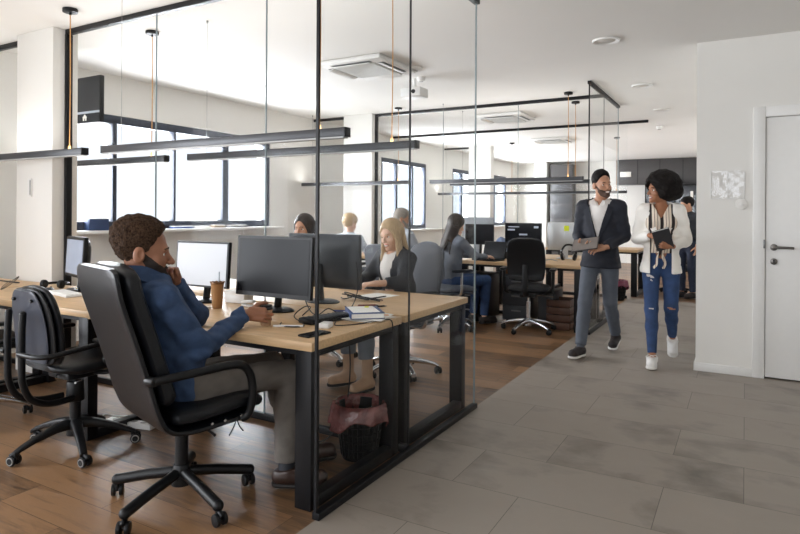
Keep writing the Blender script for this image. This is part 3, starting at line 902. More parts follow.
# far end of the corridor: dark panelled front, sign plate, glass door
M_dark = mat('dark_panel', (70, 68, 68), .35, var=.1, vscale=2)
M_darkglass = mat('dark_tinted_glass', (44, 46, 52), .08, var=.25, vscale=1.2, spec=.8)
t = thing('wall_cabinet', 'dark grey overhead cabinet front on the far wall, white plate on it', 'cabinet', (-2.2, Y1-.02, 0))
b = B(); b.box(-.85, 1.83, -.3, 0, 2.12, 2.795, .004); b.build('cabinet_body', M_dark, t)
b = B(); b.box(-.74, -.46, -.32, -.30, 2.33, 2.47, .003); b.build('sign_plate', M_paper, t)
b = B()
for x in (-.3, .25, .8, 1.35): b.box(x-.006, x+.006, -.304, -.3, 2.14, 2.79)
b.build('panel_joint', M_blackpl, t)
t = thing('dark_cupboard', 'tall dark cupboard with shelves on the far wall, left of the suited man', 'cupboard', (-4.50, Y1-.02, 0))
b = B(); b.box(-.31, .31, -.4, 0, 0.001, 2.72, .004); b.build('cupboard_body', M_dark, t)
for z in (1.2, 1.62, 2.0):
    b = B(); b.box(-.27, .27, -.405, -.398, z, z+.34, .002); b.build('door_panel', mat('cupboard_panel', (58, 58, 60), .4, var=.15, vscale=3), t)
t = thing('glass_wall', 'dark tinted glass front with a pale vertical handle at the end of the corridor', 'glass front', (-1.3, 16.9, 0))
b = B()
for x0, x1 in ((-.95, -.28), (-.26, .3), (.32, .92)): b.box(x0, x1, -.012, .012, .06, 2.06)
b.build('tinted_pane', M_darkglass, t)
b = B()
for x in (-.97, -.28, .3, .91): b.box(x, x+.02, -.03, .03, 0.001, 2.10)
b.box(-.97, .93, -.03, .03, 2.06, 2.10); b.box(-.97, .93, -.03, .03, 0.001, .06)
b.build('frame', M_track, t)
b = B(); b.box(.10, .16, -.06, -.03, 1.55, 1.92, .006); b.build('handle', M_paper, t)
# ------------------------------------------------------------------ desks
def desk(x0, x1, y0, y1, label, group=None, loops=(True, True), zt=.755, rec=(0, 0)):
    xc, yc = (x0+x1)/2, (y0+y1)/2
    t = thing('desk', label, 'desk', (xc, yc, 0), 0, group)
    x0 -= xc; x1 -= xc; y0 -= yc; y1 -= yc
    b = B(); b.box(x0, x1, y0, y1, zt-.04, zt, .003); b.build('tabletop', M_oak, t)
    b = B()
    b.box(x0+.02, x1-.02, y0+.02, y0+.05, zt-.066, zt-.0405); b.box(x0+.02, x1-.02, y1-.05, y1-.02, zt-.066, zt-.0405)
    b.build('apron', M_black, t)
    for i, (xa, on) in enumerate(((x0+.012, loops[0]), (x1-.102, loops[1]))):
        if not on: continue
        b = B(); q = rec[i]; xb = xa+.03*i
        b.box(xa, xa+.09, y0+.012+q, y0+.075+q, 0.002, zt-.0405, .003); b.box(xa, xa+.09, y1-.075, y1-.012, 0.002, zt-.0405, .003)
        b.box(xb, xb+.06, y0+.07+q, y1-.07, 0.002, .055, .003); b.box(xb, xb+.06, y0+.07+q, y1-.07, zt-.072, zt-.0405, .003)
        b.build('leg_frame', M_black, t)
    return t
desk(-3.26, -1.655, 2.135, 2.94, 'oak desk nearest the camera, the blue-shirted man rests his arm on it', 'oak desks of the first row', rec=(.4, 0))
desk(-3.26, -1.655, 2.98, 3.865, 'oak desk behind the glass, where the blonde woman sits', 'oak desks of the first row')
desk(-4.78, -3.28, 2.15, 2.825, 'oak desk behind the left task chair, in front of the near column', 'oak desks of the first row')
desk(-4.78, -3.28, 3.06, 3.83, 'oak desk behind the glass, of the dark-haired woman', 'oak desks of the first row')
desk(-5.9, -4.80, 2.15, 2.825, 'oak desk at the far left edge, left of the near column', 'oak desks of the first row')
desk(-3.20, -1.56, 6.86, 7.67, 'oak desk with the silver-backed monitor, behind the empty black chair', 'oak desks of the second row')
desk(-3.20, -1.56, 7.73, 8.55, 'oak desk across the second row, hidden behind its monitors', 'oak desks of the second row')
desk(-4.78, -3.22, 6.86, 7.58, 'oak desk of the second row beside the grey-haired man', 'oak desks of the second row')
desk(-3.0, -1.50, 10.35, 11.2, 'far oak desk seen between the walking man and woman', None)

# ------------------------------------------------------------------ chairs
def star_base(t, leg_mat, r=.30, hub_z=.11, tip_z=.075, a0=0., style='tube', hubr=.035, ring=None, lift_mat=None, top=.42):
    b = B(); b.cyl((0, 0, hub_z-.045), (0, 0, hub_z+.05), hubr+.012, hubr, 22, bev=.004); b.cyl((0, 0, hub_z+.05), (0, 0, top-.09), hubr-.006, seg=22)
    b.build('base_hub', leg_mat, t)
    b = B(); b.cyl((0, 0, top-.10), (0, 0, top), .014, seg=14); b.build('gas_lift', lift_mat or M_chrome, t)
    for k in range(5):
        a = a0+k*2*PI/5; M = Matrix.Rotation(a, 4, 'Z')
        b = B()
        if style == 'tube':
            b.tube([M @ Vector((.02, 0, hub_z+.012)), M @ Vector((r*.5, 0, (hub_z+tip_z)/2+.012)), M @ Vector((r, 0, tip_z))], .0235, 14)
            b.sphere(M @ Vector((r, 0, tip_z)), .0245, 14)
        else:
            pts = [(.02, .034, hub_z+.02, .03), (r*.35, .027, hub_z+.012, .024), (r*.7, .022, (hub_z*.45+tip_z*.55)+.012, .018), (r*.93, .02, tip_z+.008, .014), (r+.012, .019, tip_z-.012, .014)]
            rg = []
            for x, w, z, h in pts:
                rg.append([M @ Vector((x, yy, z+zz)) for yy, zz in rrect(w*2, h*2, 16, 3)])
            b.rings(rg)
        lg = b.build('base_leg', leg_mat, t)
        b = B(); M2 = M @ Matrix.Translation((r, 0, 0)) @ Matrix.Rotation(k*1.7, 4, 'Z')
        for s in (-1, 1):
            b.cyl(M2 @ Vector((.014, s*.008, .0285)), M2 @ Vector((.014, s*.026, .0285)), .0275, seg=22, bev=.004)
            if ring: b.cyl(M2 @ Vector((.014, s*.0262, .0285)), M2 @ Vector((.014, s*.0285, .0285)), .021, seg=22, mi=1); b.cyl(M2 @ Vector((.014, s*.0262, .0285)), M2 @ Vector((.014, s*.0295, .0285)), .0155, seg=22)
        b.cyl(M2 @ Vector((.014, -.009, .0285)), M2 @ Vector((.014, .009, .0285)), .009, seg=10)
        b.cyl(M2 @ Vector((0, 0, .03)), M2 @ Vector((0, 0, tip_z)), .011, seg=12)
        b.tube([M2 @ Vector((-.006, 0, .055)), M2 @ Vector((.014, 0, .06)), M2 @ Vector((.036, 0, .048))], .010, 8, sub=3)
        b.build('caster', [M_blackpl, ring or M_blackpl], lg)

def strap(b, pts, W, T, off, e=4., n=28, mi=0):
    """loft rounded sections (width along x) along a path in the yz plane"""
    rg = []; P = [Vector((0, y, z)) for y, z in pts]; N = len(P)
    for i in range(N):
        tg = (P[min(i+1, N-1)]-P[max(i-1, 0)]).normalized()
        nr = Vector((0, -tg.z, tg.y))
        c = P[i]+nr*off
        rg.append([c+Vector((1, 0, 0))*x+nr*h for x, h in rrect(W[i], T[i], n, e)])
    b.rings(rg, mi)

def resample(pts, n):
    P = [Vector((0, a, c)) for a, c in pts]; Q = []
    for i in range(len(P)-1):
        p0 = P[max(i-1, 0)]; p1 = P[i]; p2 = P[i+1]; p3 = P[min(i+2, len(P)-1)]
        for k in range(n):
            u = k/n
            q = .5*((2*p1)+(p2-p0)*u+(2*p0-5*p1+4*p2-p3)*u*u+(3*p1-p0-3*p2+p3)*u**3); Q.append((q.y, q.z))
    Q.append((P[-1].y, P[-1].z)); return Q

def cushion_w(n, w, endr=.3):
    out = []
    for i in range(n):
        u = i/(n-1); e = min(u, 1-u)/endr
        out.append(w*(1 if e >= 1 else (.55+.45*math.sqrt(max(0, 1-(1-e)**2)))))
    return out

def executive_chair(loc, rotz, label):
    t = thing('executive_chair', label, 'office chair', loc, rotz)
    star_base(t, M_blackpl, r=.315, hub_z=.125, tip_z=.082, a0=R(4), style='tube', hubr=.036, top=.43)
    # shell: one bent sheet from the head down the back and under the seat
    path = resample([(-.375, 1.10), (-.355, .98), (-.29, .78), (-.235, .60), (-.205, .50), (-.165, .425), (-.08, .395), (.08, .40), (.235, .412)], 5)
    n = len(path); W = []
    for i in range(n):
        u = i/(n-1); w = .505
        if u < .08: w = .505*(.80+.2*math.sqrt(1-(1-u/.08)**2))
        if u > .9: w = .505*(.86+.14*math.sqrt(max(0, 1-((u-.9)/.1)**2)))
        W.append(w)
    b = B(); strap(b, path, W, [.034]*n, 0); b.build('back_shell', M_leather, t)
    bp = [p for p in path if p[1] > .47]
    nb = len(bp); Wb = cushion_w(nb, .50, .16); Tb = [.05+.05*min(1, min(i, nb-1-i)/3) for i in range(nb)]
    b = B(); strap(b, bp, Wb, Tb, .062, 3.2)
    b.build('backrest_cushion', M_leather, t)
    sp = [(-.15, .45), (-.1, .445), (0, .445), (.09, .452), (.18, .462), (.245, .455), (.275, .43)]
    sp = resample(sp, 3); ns = len(sp); Ts = [.04+.045*min(1, min(i, ns-1-i)/3) for i in range(ns)]
    b = B(); strap(b, sp, cushion_w(ns, .50, .14), Ts, .012, 3.4); b.build('seat_cushion', M_leather, t)
    for s in (-1, 1):
        b = B()
        b.tube([(s*.262, -.245, .645), (s*.285, -.18, .652), (s*.295, -.04, .660), (s*.297, .08, .666), (s*.295, .15, .650), (s*.29, .19, .59), (s*.285, .20, .50), (s*.268, .19, .425), (s*.25, .165, .405)], .0185, 12, sub=5)
        b.cyl((s*.235, -.25, .645), (s*.285, -.235, .647), .02, seg=14, bev=.004)
        b.build('armrest', M_blackpl, t)
        b = B()
        for (y, z) in ((.02, .415), (.08, .417), (.16, .42)): b.cyl((s*.25, y, z), (s*.262, y, z), .006, seg=10)
        b.build('bolt', M_chrome, t)
    b = B(); b.box(-.10, .10, -.12, .14, .372, .397, .006); b.cyl((0, 0, .33), (0, 0, .375), .03, seg=18); b.build('tilt_plate', M_blackpl, t)
    b = B(); b.tube([(.08, .02, .375), (.2, .03, .372), (.265, .03, .365)], .006, 8); b.build('lever', M_blackpl, t)
    b = B(); b.tube([(.255, .14, .41), (.262, .15, .375), (.258, .17, .35)], .003, 6, sub=4); b.tube([(.255, .14, .41), (.264, .12, .38), (.26, .10, .345)], .003, 6, sub=4); b.build('drawstring', M_cable, t)
    return t

def task_chair(loc, rotz, label, fab, shell=None, leg=None, armc=None, group=None, hi=1.02, seat_z=.47, a0=.3, arms=True, w=.47, lowz=.58):
    """upholstered task chair with a rounded shield back on a bent support, T-arms and a five-star base"""
    shell = shell or M_blackpl; leg = leg or M_chrome
    t = thing('task_chair', label, 'office chair', loc, rotz, group)
    star_base(t, leg, r=.30, hub_z=.10, tip_z=.07, a0=a0, style='flat', top=seat_z-.06)
    sp = resample([(-.22, seat_z), (-.1, seat_z-.004), (.08, seat_z), (.2, seat_z-.008), (.26, seat_z-.035)], 4); ns = len(sp)
    b = B(); strap(b, sp, cushion_w(ns, w, .3), [.03+.045*min(1, min(i, ns-1-i)/3) for i in range(ns)], .0, 3.); b.build('seat', fab, t)
    b = B(); strap(b, sp, [x*.94 for x in cushion_w(ns, w, .3)], [.022]*ns, -.042, 3.); b.build('seat_shell', shell, t)
    bp = resample([(-.31, hi), (-.285, hi-.1), (-.25, hi-.25), (-.235, lowz+.06), (-.25, lowz)], 5); nb = len(bp)
    wb = [w*.94*(.62+.38*math.sin(PI*min(1, (i/(nb-1))**.75*1.02)*.72+.42)) if True else 0 for i in range(nb)]
    wb = []
    for i in range(nb):
        u = i/(nb-1)
        x = w*(.80+.14*math.sin(PI*u))
        if u < .22: x *= .45+.55*math.sqrt(1-(1-u/.22)**2)
        if u > .86: x *= .7+.3*math.sqrt(max(0, 1-((u-.86)/.14)**2))
        wb.append(x)
    b = B(); strap(b, bp, wb, [.028+.03*min(1, min(i, nb-1-i)/4) for i in range(nb)], .024, 3.); b.build('backrest', fab, t)
    b = B(); strap(b, bp, [x*.97 for x in wb], [.02]*nb, -.008, 3.); b.build('back_shell', shell, t)
    b = B(); rg = []
    for y, z, ww, hh in ((.02, seat_z-.075, .08, .03), (-.15, seat_z-.075, .08, .026), (-.26, seat_z-.05, .075, .024), (-.29, seat_z+.08, .07, .024), (-.272, seat_z+.28, .06, .02)):
        pass
    b.tube([(0, .03, seat_z-.07), (0, -.16, seat_z-.072), (0, -.275, seat_z-.04), (0, -.295, seat_z+.07), (0, -.272, seat_z+.28)], .03, 12, sub=5, flat=.5)
    b.build('back_support', shell, t)
    b = B(); b.box(-.09, .09, -.1, .1, seat_z-.10, seat_z-.06, .01); b.build('tilt_mechanism', M_blackpl, t)
    b = B(); b.tube([(.06, .03, seat_z-.085), (.2, .04, seat_z-.09), (.27, .05, seat_z-.10)], .006, 8, sub=3); b.build('lever', leg, t)
    if arms:
        for s in (-1, 1):
            b = B(); b.tube([(s*.10, -.02, seat_z-.06), (s*.24, -.02, seat_z-.055), (s*(w/2+.045), -.02, seat_z+.0), (s*(w/2+.05), -.02, seat_z+.2)], .017, 10, sub=5, flat=1.); b.build('arm_post', armc or leg, t)
            b = B(); rg = []
            for y, h in ((-.14, .012), (-.12, .017), (0, .018), (.1, .017), (.13, .011)):
                rg.append([Vector((s*(w/2+.05)+x, y, seat_z+.215+z)) for x, z in rrect(.072 if abs(y) < .125 else .055, h*2, 16, 3)])
            b.rings(rg); b.build('arm_pad', M_blackpl, t)
    return t

def loop_chair(loc, rotz, label, leg_mat, group=None, a0=.2):
    """low task chair: padded seat, oval plastic back carried by two bent tubes, tube arms"""
    t = thing('task_chair', label, 'office chair', loc, rotz, group)
    star_base(t, leg_mat, r=.30, hub_z=.125, tip_z=.072, a0=a0, style='flat', ring=M_alu, lift_mat=M_blackpl, top=.42)
    b = B(); b.cyl((0, 0, .27), (0, 0, .38), .048, .044, 22, bev=.004); b.build('column_cover', M_blackpl, t)
    sz = .50
    sp = resample([(-.2, sz), (-.08, sz-.01), (.08, sz-.005), (.2, sz), (.255, sz-.02)], 4); ns = len(sp)
    b = B(); strap(b, sp, cushion_w(ns, .46, .36), [.03+.06*min(1, min(i, ns-1-i)/4) for i in range(ns)], .0, 2.8); b.build('seat', M_leather, t)
    bp = resample([(-.27, .925), (-.255, .84), (-.235, .72), (-.225, .60), (-.23, .53)], 6); nb = len(bp); wb = []
    for i in range(nb):
        u = i/(nb-1); x = .40
        if u < .55: x *= .22+.78*math.sqrt(1-(1-u/.55)**2)
        if u > .75: x *= .72+.28*math.sqrt(max(0, 1-((u-.75)/.25)**2))
        wb.append(x)
    b = B(); strap(b, bp, wb, [.025+.035*min(1, min(i, nb-1-i)/5) for i in range(nb)], .045, 2.8); b.build('backrest', M_leather, t)
    b = B(); strap(b, bp, [x*.98 for x in wb], [.024]*nb, .008, 3.); b.build('back_rim', M_blackpl, t)
    bq = bp[1:-1]
    b = B(); strap(b, bq, [x*.80 for x in wb[1:-1]], [.018]*len(bq), -.012, 3.); b.build('back_panel', M_shell, t)
    b = B()
    for s in (-1, 1):
        for (y, z) in ((-.287, .865), (-.262, .57)): b.cyl((s*.085, y-.006, z), (s*.085, y+.01, z), .009, seg=12)
    b.build('screw', M_blackpl, t)
    for s in (-1, 1):
        b = B(); b.tube([(s*.07, -.318, .80), (s*.07, -.322, .70), (s*.07, -.322, .55), (s*.07, -.315, .44), (s*.07, -.27, .35), (s*.065, -.17, .305), (s*.05, -.04, .30)], .0175, 12, sub=6)
        b.sphere((s*.07, -.318, .80), .018, 12)
        b.build('back_tube', M_blackpl, t)
        b = B(); b.tube([(s*.07, -.335, .60), (s*.22, -.325, .60), (s*.275, -.26, .605), (s*.285, -.1, .62), (s*.28, .08, .63)], .0135, 10, sub=5); b.build('arm_tube', M_blackpl, t)
        b = B(); b.box(s*.28-.03, s*.28+.03, -.06, .15, .632, .655, .01); b.build('arm_pad', M_blackpl, t)
        b = B(); b.tube([(s*.282, .04, .628), (s*.275, .07, .53), (s*.2, .07, .445), (s*.06, .05, .43)], .0135, 10, sub=5); b.build('arm_post', M_blackpl, t)
    b = B(); b.box(-.1, .1, -.1, .1, .41, .455, .012); b.build('tilt_mechanism', M_blackpl, t)
    b = B(); b.tube([(.05, .0, .39), (.1, -.06, .395), (.17, -.10, .415)], .0055, 8, sub=4); b.tube([(.03, -.04, .405), (.02, -.11, .44), (.06, -.14, .43)], .005, 8, sub=4); b.build('lever', M_chrome, t)
    return t
M_shell = mat('blue_black_plastic', (58, 62, 72), .32, var=.25, vscale=5)
M_bluegrey = mat('blue_grey_fabric', (88, 93, 102), .85, var=.06, vscale=40, bump=.15, bscale=600)
M_charcoal = mat('charcoal_fabric', (30, 31, 35), .8, var=.12, vscale=40, bump=.15, bscale=600)

executive_chair((-2.25, 1.94, 0), R(73-90), 'high-backed black leather chair carrying the man in the blue shirt')
loop_chair((-3.265, 2.07, 0), R(88-90), 'empty black task chair with an oval plastic back, left of the leather chair', M_blackpl, a0=R(49))
loop_chair((-4.22, 2.0, 0), R(70-90), 'task chair cut by the left edge of the photo, chrome base showing', M_chrome, a0=R(10))
task_chair((-2.48, 4.40, 0), R(-112-90), 'grey-backed chair behind the blonde woman, chrome base', M_greyfab, M_greyfab, hi=1.06, a0=R(16))
task_chair((-3.30, 4.40, 0), R(-90-90), 'chair of the dark-haired woman, hidden behind the black monitor', M_greyfab, M_greyfab, hi=.98)
task_chair((-2.14, 6.74, 0), R(100-90), 'empty black chair with chrome legs at the second desk row', M_charcoal, M_blackpl, armc=M_blackpl, hi=1.06, a0=R(33), w=.45, seat_z=.49, lowz=.60)
task_chair((-2.98, 6.40, 0), R(60-90), 'pale grey chair carrying the long-haired woman at the laptop', M_bluegrey, M_bluegrey, hi=1.0, w=.46)
task_chair((-3.74, 6.42, 0), R(80-90), 'chair of the grey-haired man by the second desk row', M_greyfab, M_greyfab, hi=.95)
task_chair((-4.50, 6.42, 0), R(95-90), 'chair of the farther blonde person by the second desk row', M_greyfab, M_greyfab, hi=.95)
task_chair((-1.02, 11.1, 0), R(-80-90), 'dark chair at the end of the corridor, beside the white wall', M_charcoal, M_blackpl, leg=M_blackpl, hi=1.0)

# ------------------------------------------------------------------ screens and desk things
DZ_ = .7555
M_scr = mat('black_screen', (14, 15, 19), .22, var=.12, vscale=3, spec=.12)
M_scr_white = mat('white_screen', (178, 181, 186), .3, var=.01, vscale=3)
M_scr_blue = mat('blue_reflection_screen', (150, 160, 178), .25, var=.1, vscale=3)  # bluish reflection on the screen, put into its base colour
M_silver = mat('silver_back', (196, 197, 198), .35, metal=.35, var=.02)
M_darkgrey = mat('dark_grey_plastic', (58, 61, 66), .45, var=.08, vscale=8)
def monitor(loc, rotz, w, h, zc, label, screen, case=None, base='disc', thick=.045, bez=.018, tilt=0., group=None, bezmat=None, chin=0., ui=False):
    """stands on the desk at loc; the front faces local -y; zc = screen centre above the desk"""
    case = case or M_blackpl
    t = thing('monitor', label, 'monitor', loc, rotz, group)
    M = Matrix.Translation((0, 0, zc)) @ Matrix.Rotation(R(tilt), 4, 'X')
    b = B(); b.box(-w/2, w/2, -.012, .014, -h/2-chin, h/2, .005, M=M)
    rg = []
    for y, kw in ((.012, .96), (thick*.6, .86), (thick, .6)):
        rg.append([M @ Vector((x, y, z)) for x, z in rrect(w*kw, (h+chin)*kw, 28, 7)])
    b.rings(rg); b.build('housing', case, t)
    b = B(); b.box(-w/2+.002, w/2-.002, -.0145, -.0115, -h/2-chin+.002, h/2-.002, M=M); b.build('bezel', bezmat or M_blackpl, t)
    b = B(); b.box(-w/2+bez, w/2-bez, -.0165, -.014, -h/2+bez, h/2-bez, M=M); sc = b.build('screen', screen, t)
    if ui:
        b = B()
        for x0, x1, z0, z1 in ui: b.box(x0*w, x1*w, -.018, -.0164, z0*h, z1*h, M=M)
        b.build('window_bars', mat('screen_text', (176, 184, 198), .5), sc)
    if base == 'disc':
        b = B(); b.tube([(0, .03, .012), (0, .045, zc*.5), (0, thick-.006, zc-.02)], .028, 12, sub=4, flat=.55); b.build('stand_neck', case, t)
        b = B(); M3 = Matrix.Diagonal((1., .72, 1, 1)); b.lathe([(.118, .0), (.12, .006), (.10, .014), (.05, .019), (.0005, .02)], 36, M=M3 @ Matrix.Translation((0, .02, 0))); b.build('stand_base', case, t)
    elif base == 'foot':
        b = B(); b.box(-.035, .035, .01, .024, .006, zc-.02, .004); b.build('stand_neck', case, t)
        b = B(); b.box(-.1, .1, -.07, .11, 0, .010, .004); b.build('stand_base', case, t)
    return t
monitor((-2.385, 2.72, DZ_), R(0), .565, .345, .262, 'black monitor on the nearest desk, between the man and the glass edge', M_scr, tilt=-3, chin=.01, bez=.016)
monitor((-2.36, 3.17, DZ_), R(180), .56, .345, .265, 'dark monitor seen from its back, in front of the blonde woman', M_scr, case=M_darkgrey, tilt=-2)
monitor((-3.015, 2.76, DZ_), R(3), .445, .29, .240, 'monitor with a blank white screen behind the copper cup', M_scr_white, tilt=-4, bez=.013)
monitor((-4.19, 2.66, DZ_), R(-16), .40, .29, .245, 'pale screen monitor on the left desk beside the near column', M_scr_blue, tilt=-3, thick=.06, bez=.022)
monitor((-2.41, 7.36, DZ_), R(0), .47, .32, .30, 'black monitor with dark windows on its screen, over the empty black chair', M_scr, bez=.012, ui=[(-.42, -.22, .2, .26), (-.1, .12, .02, .08), (.3, .42, .3, .38), (-.4, -.1, .33, .36)])
monitor((-2.02, 7.90, DZ_), R(180), .47, .36, .285, 'silver monitor back with a yellow note, beside the suited man', M_scr, case=M_silver, base='foot', thick=.03)
monitor((-3.05, 7.5, DZ_), R(0), .40, .27, .30, 'small black monitor behind the laptop on the second desk row', M_scr, bez=.012)
monitor((-3.28, 8.0, DZ_), R(180), .46, .36, .34, 'pale grey monitor back left of the long-haired woman', M_scr, case=mat('pale_grey_plastic', (148, 152, 158), .4, var=.03), base='foot')
t = thing('sticky_note', 'yellow sticky note on the back of the silver monitor', 'sticky note', (-2.0, 7.863, DZ_+.39))
b = B(); b.box(-.032, .032, -.0025, -.0005, -.034, .034); b.build('note_sheet', mat('yellow_note', (214, 224, 40), .7, var=.01), t)

def laptop(loc, rotz, label, open_=105):
    t = thing('laptop', label, 'laptop', loc, rotz)
    b = B(); b.box(-.165, .165, -.115, .115, 0, .016, .004); b.build('keyboard_base', M_blackpl, t)
    M = Matrix.Translation((0, .113, .014)) @ Matrix.Rotation(R(90-open_), 4, 'X')
    b = B(); b.box(-.165, .165, -.006, .003, 0, .22, .004, M=M); lid = b.build('lid', M_blackpl, t)
    b = B(); b.box(-.155, .155, -.0075, -.0055, .012, .21, M=M); b.build('screen', M_scr, lid)
    return t
laptop((-2.74, 7.02, DZ_), R(-14), 'open black laptop used by the long-haired woman on the second desk row')

def keyboard(loc, rotz, label, m, km, w=.42):
    t = thing('keyboard', label, 'keyboard', loc, rotz)
    b = B(); b.box(-w/2, w/2, -.065, .065, 0, .014, .004); b.build('case', m, t)
    b = B()
    for j in range(5):
        for i in range(15): b.box(-w/2+.012+i*(w-.024)/15, -w/2+.012+(i+.86)*(w-.024)/15, -.055+j*.022, -.037+j*.022, .0138, .019)
    b.build('keys', km, t); return t
def mouse(loc, rotz, label, m):
    t = thing('mouse', label, 'mouse', loc, rotz)
    b = B(); b.sphere((0, 0, .008), (.03, .052, .024), 18); bmesh.ops.bisect_plane(b.bm, geom=b.bm.verts[:]+b.bm.edges[:]+b.bm.faces[:], plane_co=(0, 0, 0), plane_no=(0, 0, -1), clear_outer=True)
    bmesh.ops.holes_fill(b.bm, edges=b.bm.edges[:]); b.build('shell', m, t)
    b = B(); b.cyl((-.004, .028, .029), (.004, .028, .029), .007, seg=12); b.build('scroll_wheel', M_rubber, t)
keyboard((-2.95, 2.50, DZ_), R(4), 'white keyboard under the white-screened monitor', M_white, M_paper)
keyboard((-4.06, 2.50, DZ_), R(-12), 'slim white keyboard on the left desk, beside the leather chair', M_white, M_paper, .36)
mouse((-4.30, 2.52, DZ_), R(20), 'dark mouse left of the slim white keyboard', M_darkgrey)

# cup with straw
t = thing('iced_coffee_cup', 'tall copper-brown cup with a straw on the nearest desk', 'cup', (-2.74, 2.62, DZ_))
M_kraft = mat('copper_brown_cup', (164, 122, 80), .4, var=.12, vscale=14, metal=.15, stretch=(6, 6, 1))
b = B(); b.lathe([(.0005, 0), (.027, 0), (.029, .004), (.038, .148), (.0395, .15), (.0375, .15), (.036, .14), (.0005, .138)], 32); b.build('cup_body', M_kraft, t)
b = B(); b.lathe([(.0375, .145), (.0405, .147), (.0412, .153), (.040, .157), (.0375, .156)], 32, cap=False)
for k in range(10):
    a = k*2*PI/10; b.sphere((.039*math.cos(a), .039*math.sin(a), .156), (.007, .007, .004), 8)
b.build('rim', mat('copper_rim', (120, 84, 52), .3, metal=.4), t)
b = B(); b.cyl((.0, .01, .02), (-.006, .02, .215), .0036, seg=10); b.build('straw', mat('grey_straw', (138, 150, 160), .3), t)

t = thing('smartphone', 'black smartphone lying at the corner of the nearest desk', 'phone', (-1.755, 2.285, DZ_), R(-8))
b = B(); b.box(-.036, .036, -.075, .075, 0, .009, .004, 3); b.build('phone_body', M_blackpl, t)
b = B(); b.box(-.033, .033, -.071, .071, .0085, .0096); b.build('screen', M_scr, t)
t = thing('docking_station', 'flat black device with cables beside the black monitor', 'docking station', (-1.93, 2.62, DZ_), R(-15))
b = B(); b.box(-.055, .055, -.15, .15, 0, .028, .008); b.build('case', M_blackpl, t)
b = B()
for i in range(8): b.box(-.045, .045, -.13+i*.033, -.118+i*.033, .0275, .031, .002)
b.build('buttons', M_darkgrey, t)
t = thing('charger', 'small white adapter lying between the smartphone and the flat black device', 'adapter', (-1.82, 2.46, DZ_), R(15))
b = B(); b.box(-.028, .028, -.035, .035, 0, .026, .006); b.build('adapter_block', M_white, t)
t = thing('cable_stub', 'white cable end near the front edge of the nearest desk', 'cable', (-1.98, 2.37, DZ_), R(30))
b = B(); b.tube([(-.08, 0, .006), (-.02, .004, .006), (.07, 0, .006)], .0055, 8, sub=4); b.build('plug', M_white, t)
def cable(name, label, pts, r=.0032, m=None, sub=8, closed=False):
    b = B(); b.tube(pts, r, 7, sub=sub, closed=closed); return tag(b.build(name, m or M_cable), label, 'cable')
z = DZ_+.0036
cable('headset_cable', 'black cable looped on the desk left of the flat black device', [(-2.09, 2.44, z), (-2.02, 2.36, z), (-1.93, 2.40, z), (-1.97, 2.47, z), (-2.08, 2.53, z+.02), (-2.07, 2.60, z+.06), (-2.01, 2.58, z+.065), (-2.0, 2.50, z+.035)])
cable('power_cable', 'black cable running along the desk to its corner edge', [(-1.86, 2.60, z), (-1.80, 2.52, z), (-1.73, 2.60, z), (-1.70, 2.72, z), (-1.675, 2.80, z), (-1.650, 2.82, z-.01), (-1.6405, 2.82, z-.06), (-1.640, 2.82, .70)])
cable('monitor_cable', 'black cable arching from the back-turned monitor down to the desk', [(-2.18, 3.20, z+.36), (-2.09, 3.14, z+.24), (-2.03, 3.06, z+.10), (-2.05, 3.02, z), (-2.12, 3.06, z)])
cable('video_cable', 'black cable hanging from the rear of the black monitor', [(-2.22, 2.77, z+.12), (-2.16, 2.76, z+.02), (-2.07, 2.72, z), (-2.04, 2.78, z+.03), (-1.98, 2.80, z)])
cable('hanging_cable', 'thin black cable hanging under the nearest desk by the corner leg', [(-1.95, 2.84, .71), (-1.93, 2.84, .45), (-1.97, 2.84, .2), (-2.1, 2.83, .02), (-2.3, 2.83, .008)], .004)
cable('wire_loop', 'coiled thin wire on the left desk behind the task chair', [(-4.60+.055*math.cos(a), 2.42+.055*math.sin(a), z+.05+.045*math.sin(a*1.05+.4)) for a in np.linspace(0, 12.2, 26)], .0028, mat('grey_wire', (92, 84, 76), .5), 3)
cable('desk_cable', 'black cable along the far left desk edge', [(-5.7, 2.70, z), (-5.4, 2.72, z), (-5.2, 2.66, z+.01), (-5.0, 2.70, z)], .006)
# earphones (left desk)
t = thing('headphones', 'black headphones lying on the left desk in front of the column', 'headphones', (-4.47, 2.66, DZ_), R(20))
b = B(); b.tube([(-.08, 0, .03), (-.075, .07, .03), (0, .12, .03), (.075, .07, .03), (.08, 0, .03)], .007, 8, sub=6, flat=1.3); b.build('headband', M_blackpl, t)
for s in (-1, 1):
    b = B(); b.cyl((s*.085, -.01, .032), (s*.055, -.01, .032), .032, .03, 20, bev=.006); b.build('ear_cup', M_blackpl, t)
t = thing('headset', 'black headphones standing against the silver monitor', 'headphones', (-1.87, 7.46, DZ_), 0)
b = B(); b.tube([(-.085, 0, .06), (-.088, 0, .12), (-.05, .01, .185), (0, .015, .20), (.05, .01, .185), (.088, 0, .12), (.085, 0, .06)], .008, 8, sub=6, flat=1.5); b.build('headband', M_blackpl, t)
for s in (-1, 1):
    M = Matrix.Translation((s*.075, 0, .052)) @ Matrix.Rotation(R(s*14), 4, 'Y')
    b = B(); b.cyl(M @ Vector((s*.018, 0, 0)), M @ Vector((-s*.016, 0, 0)), .044, .046, 22, bev=.008); b.build('ear_cup', M_blackpl, t)
    b = B(); b.cyl(M @ Vector((-s*.016, 0, 0)), M @ Vector((-s*.024, 0, 0)), .034, .030, 20); b.build('cushion', M_alu, t)

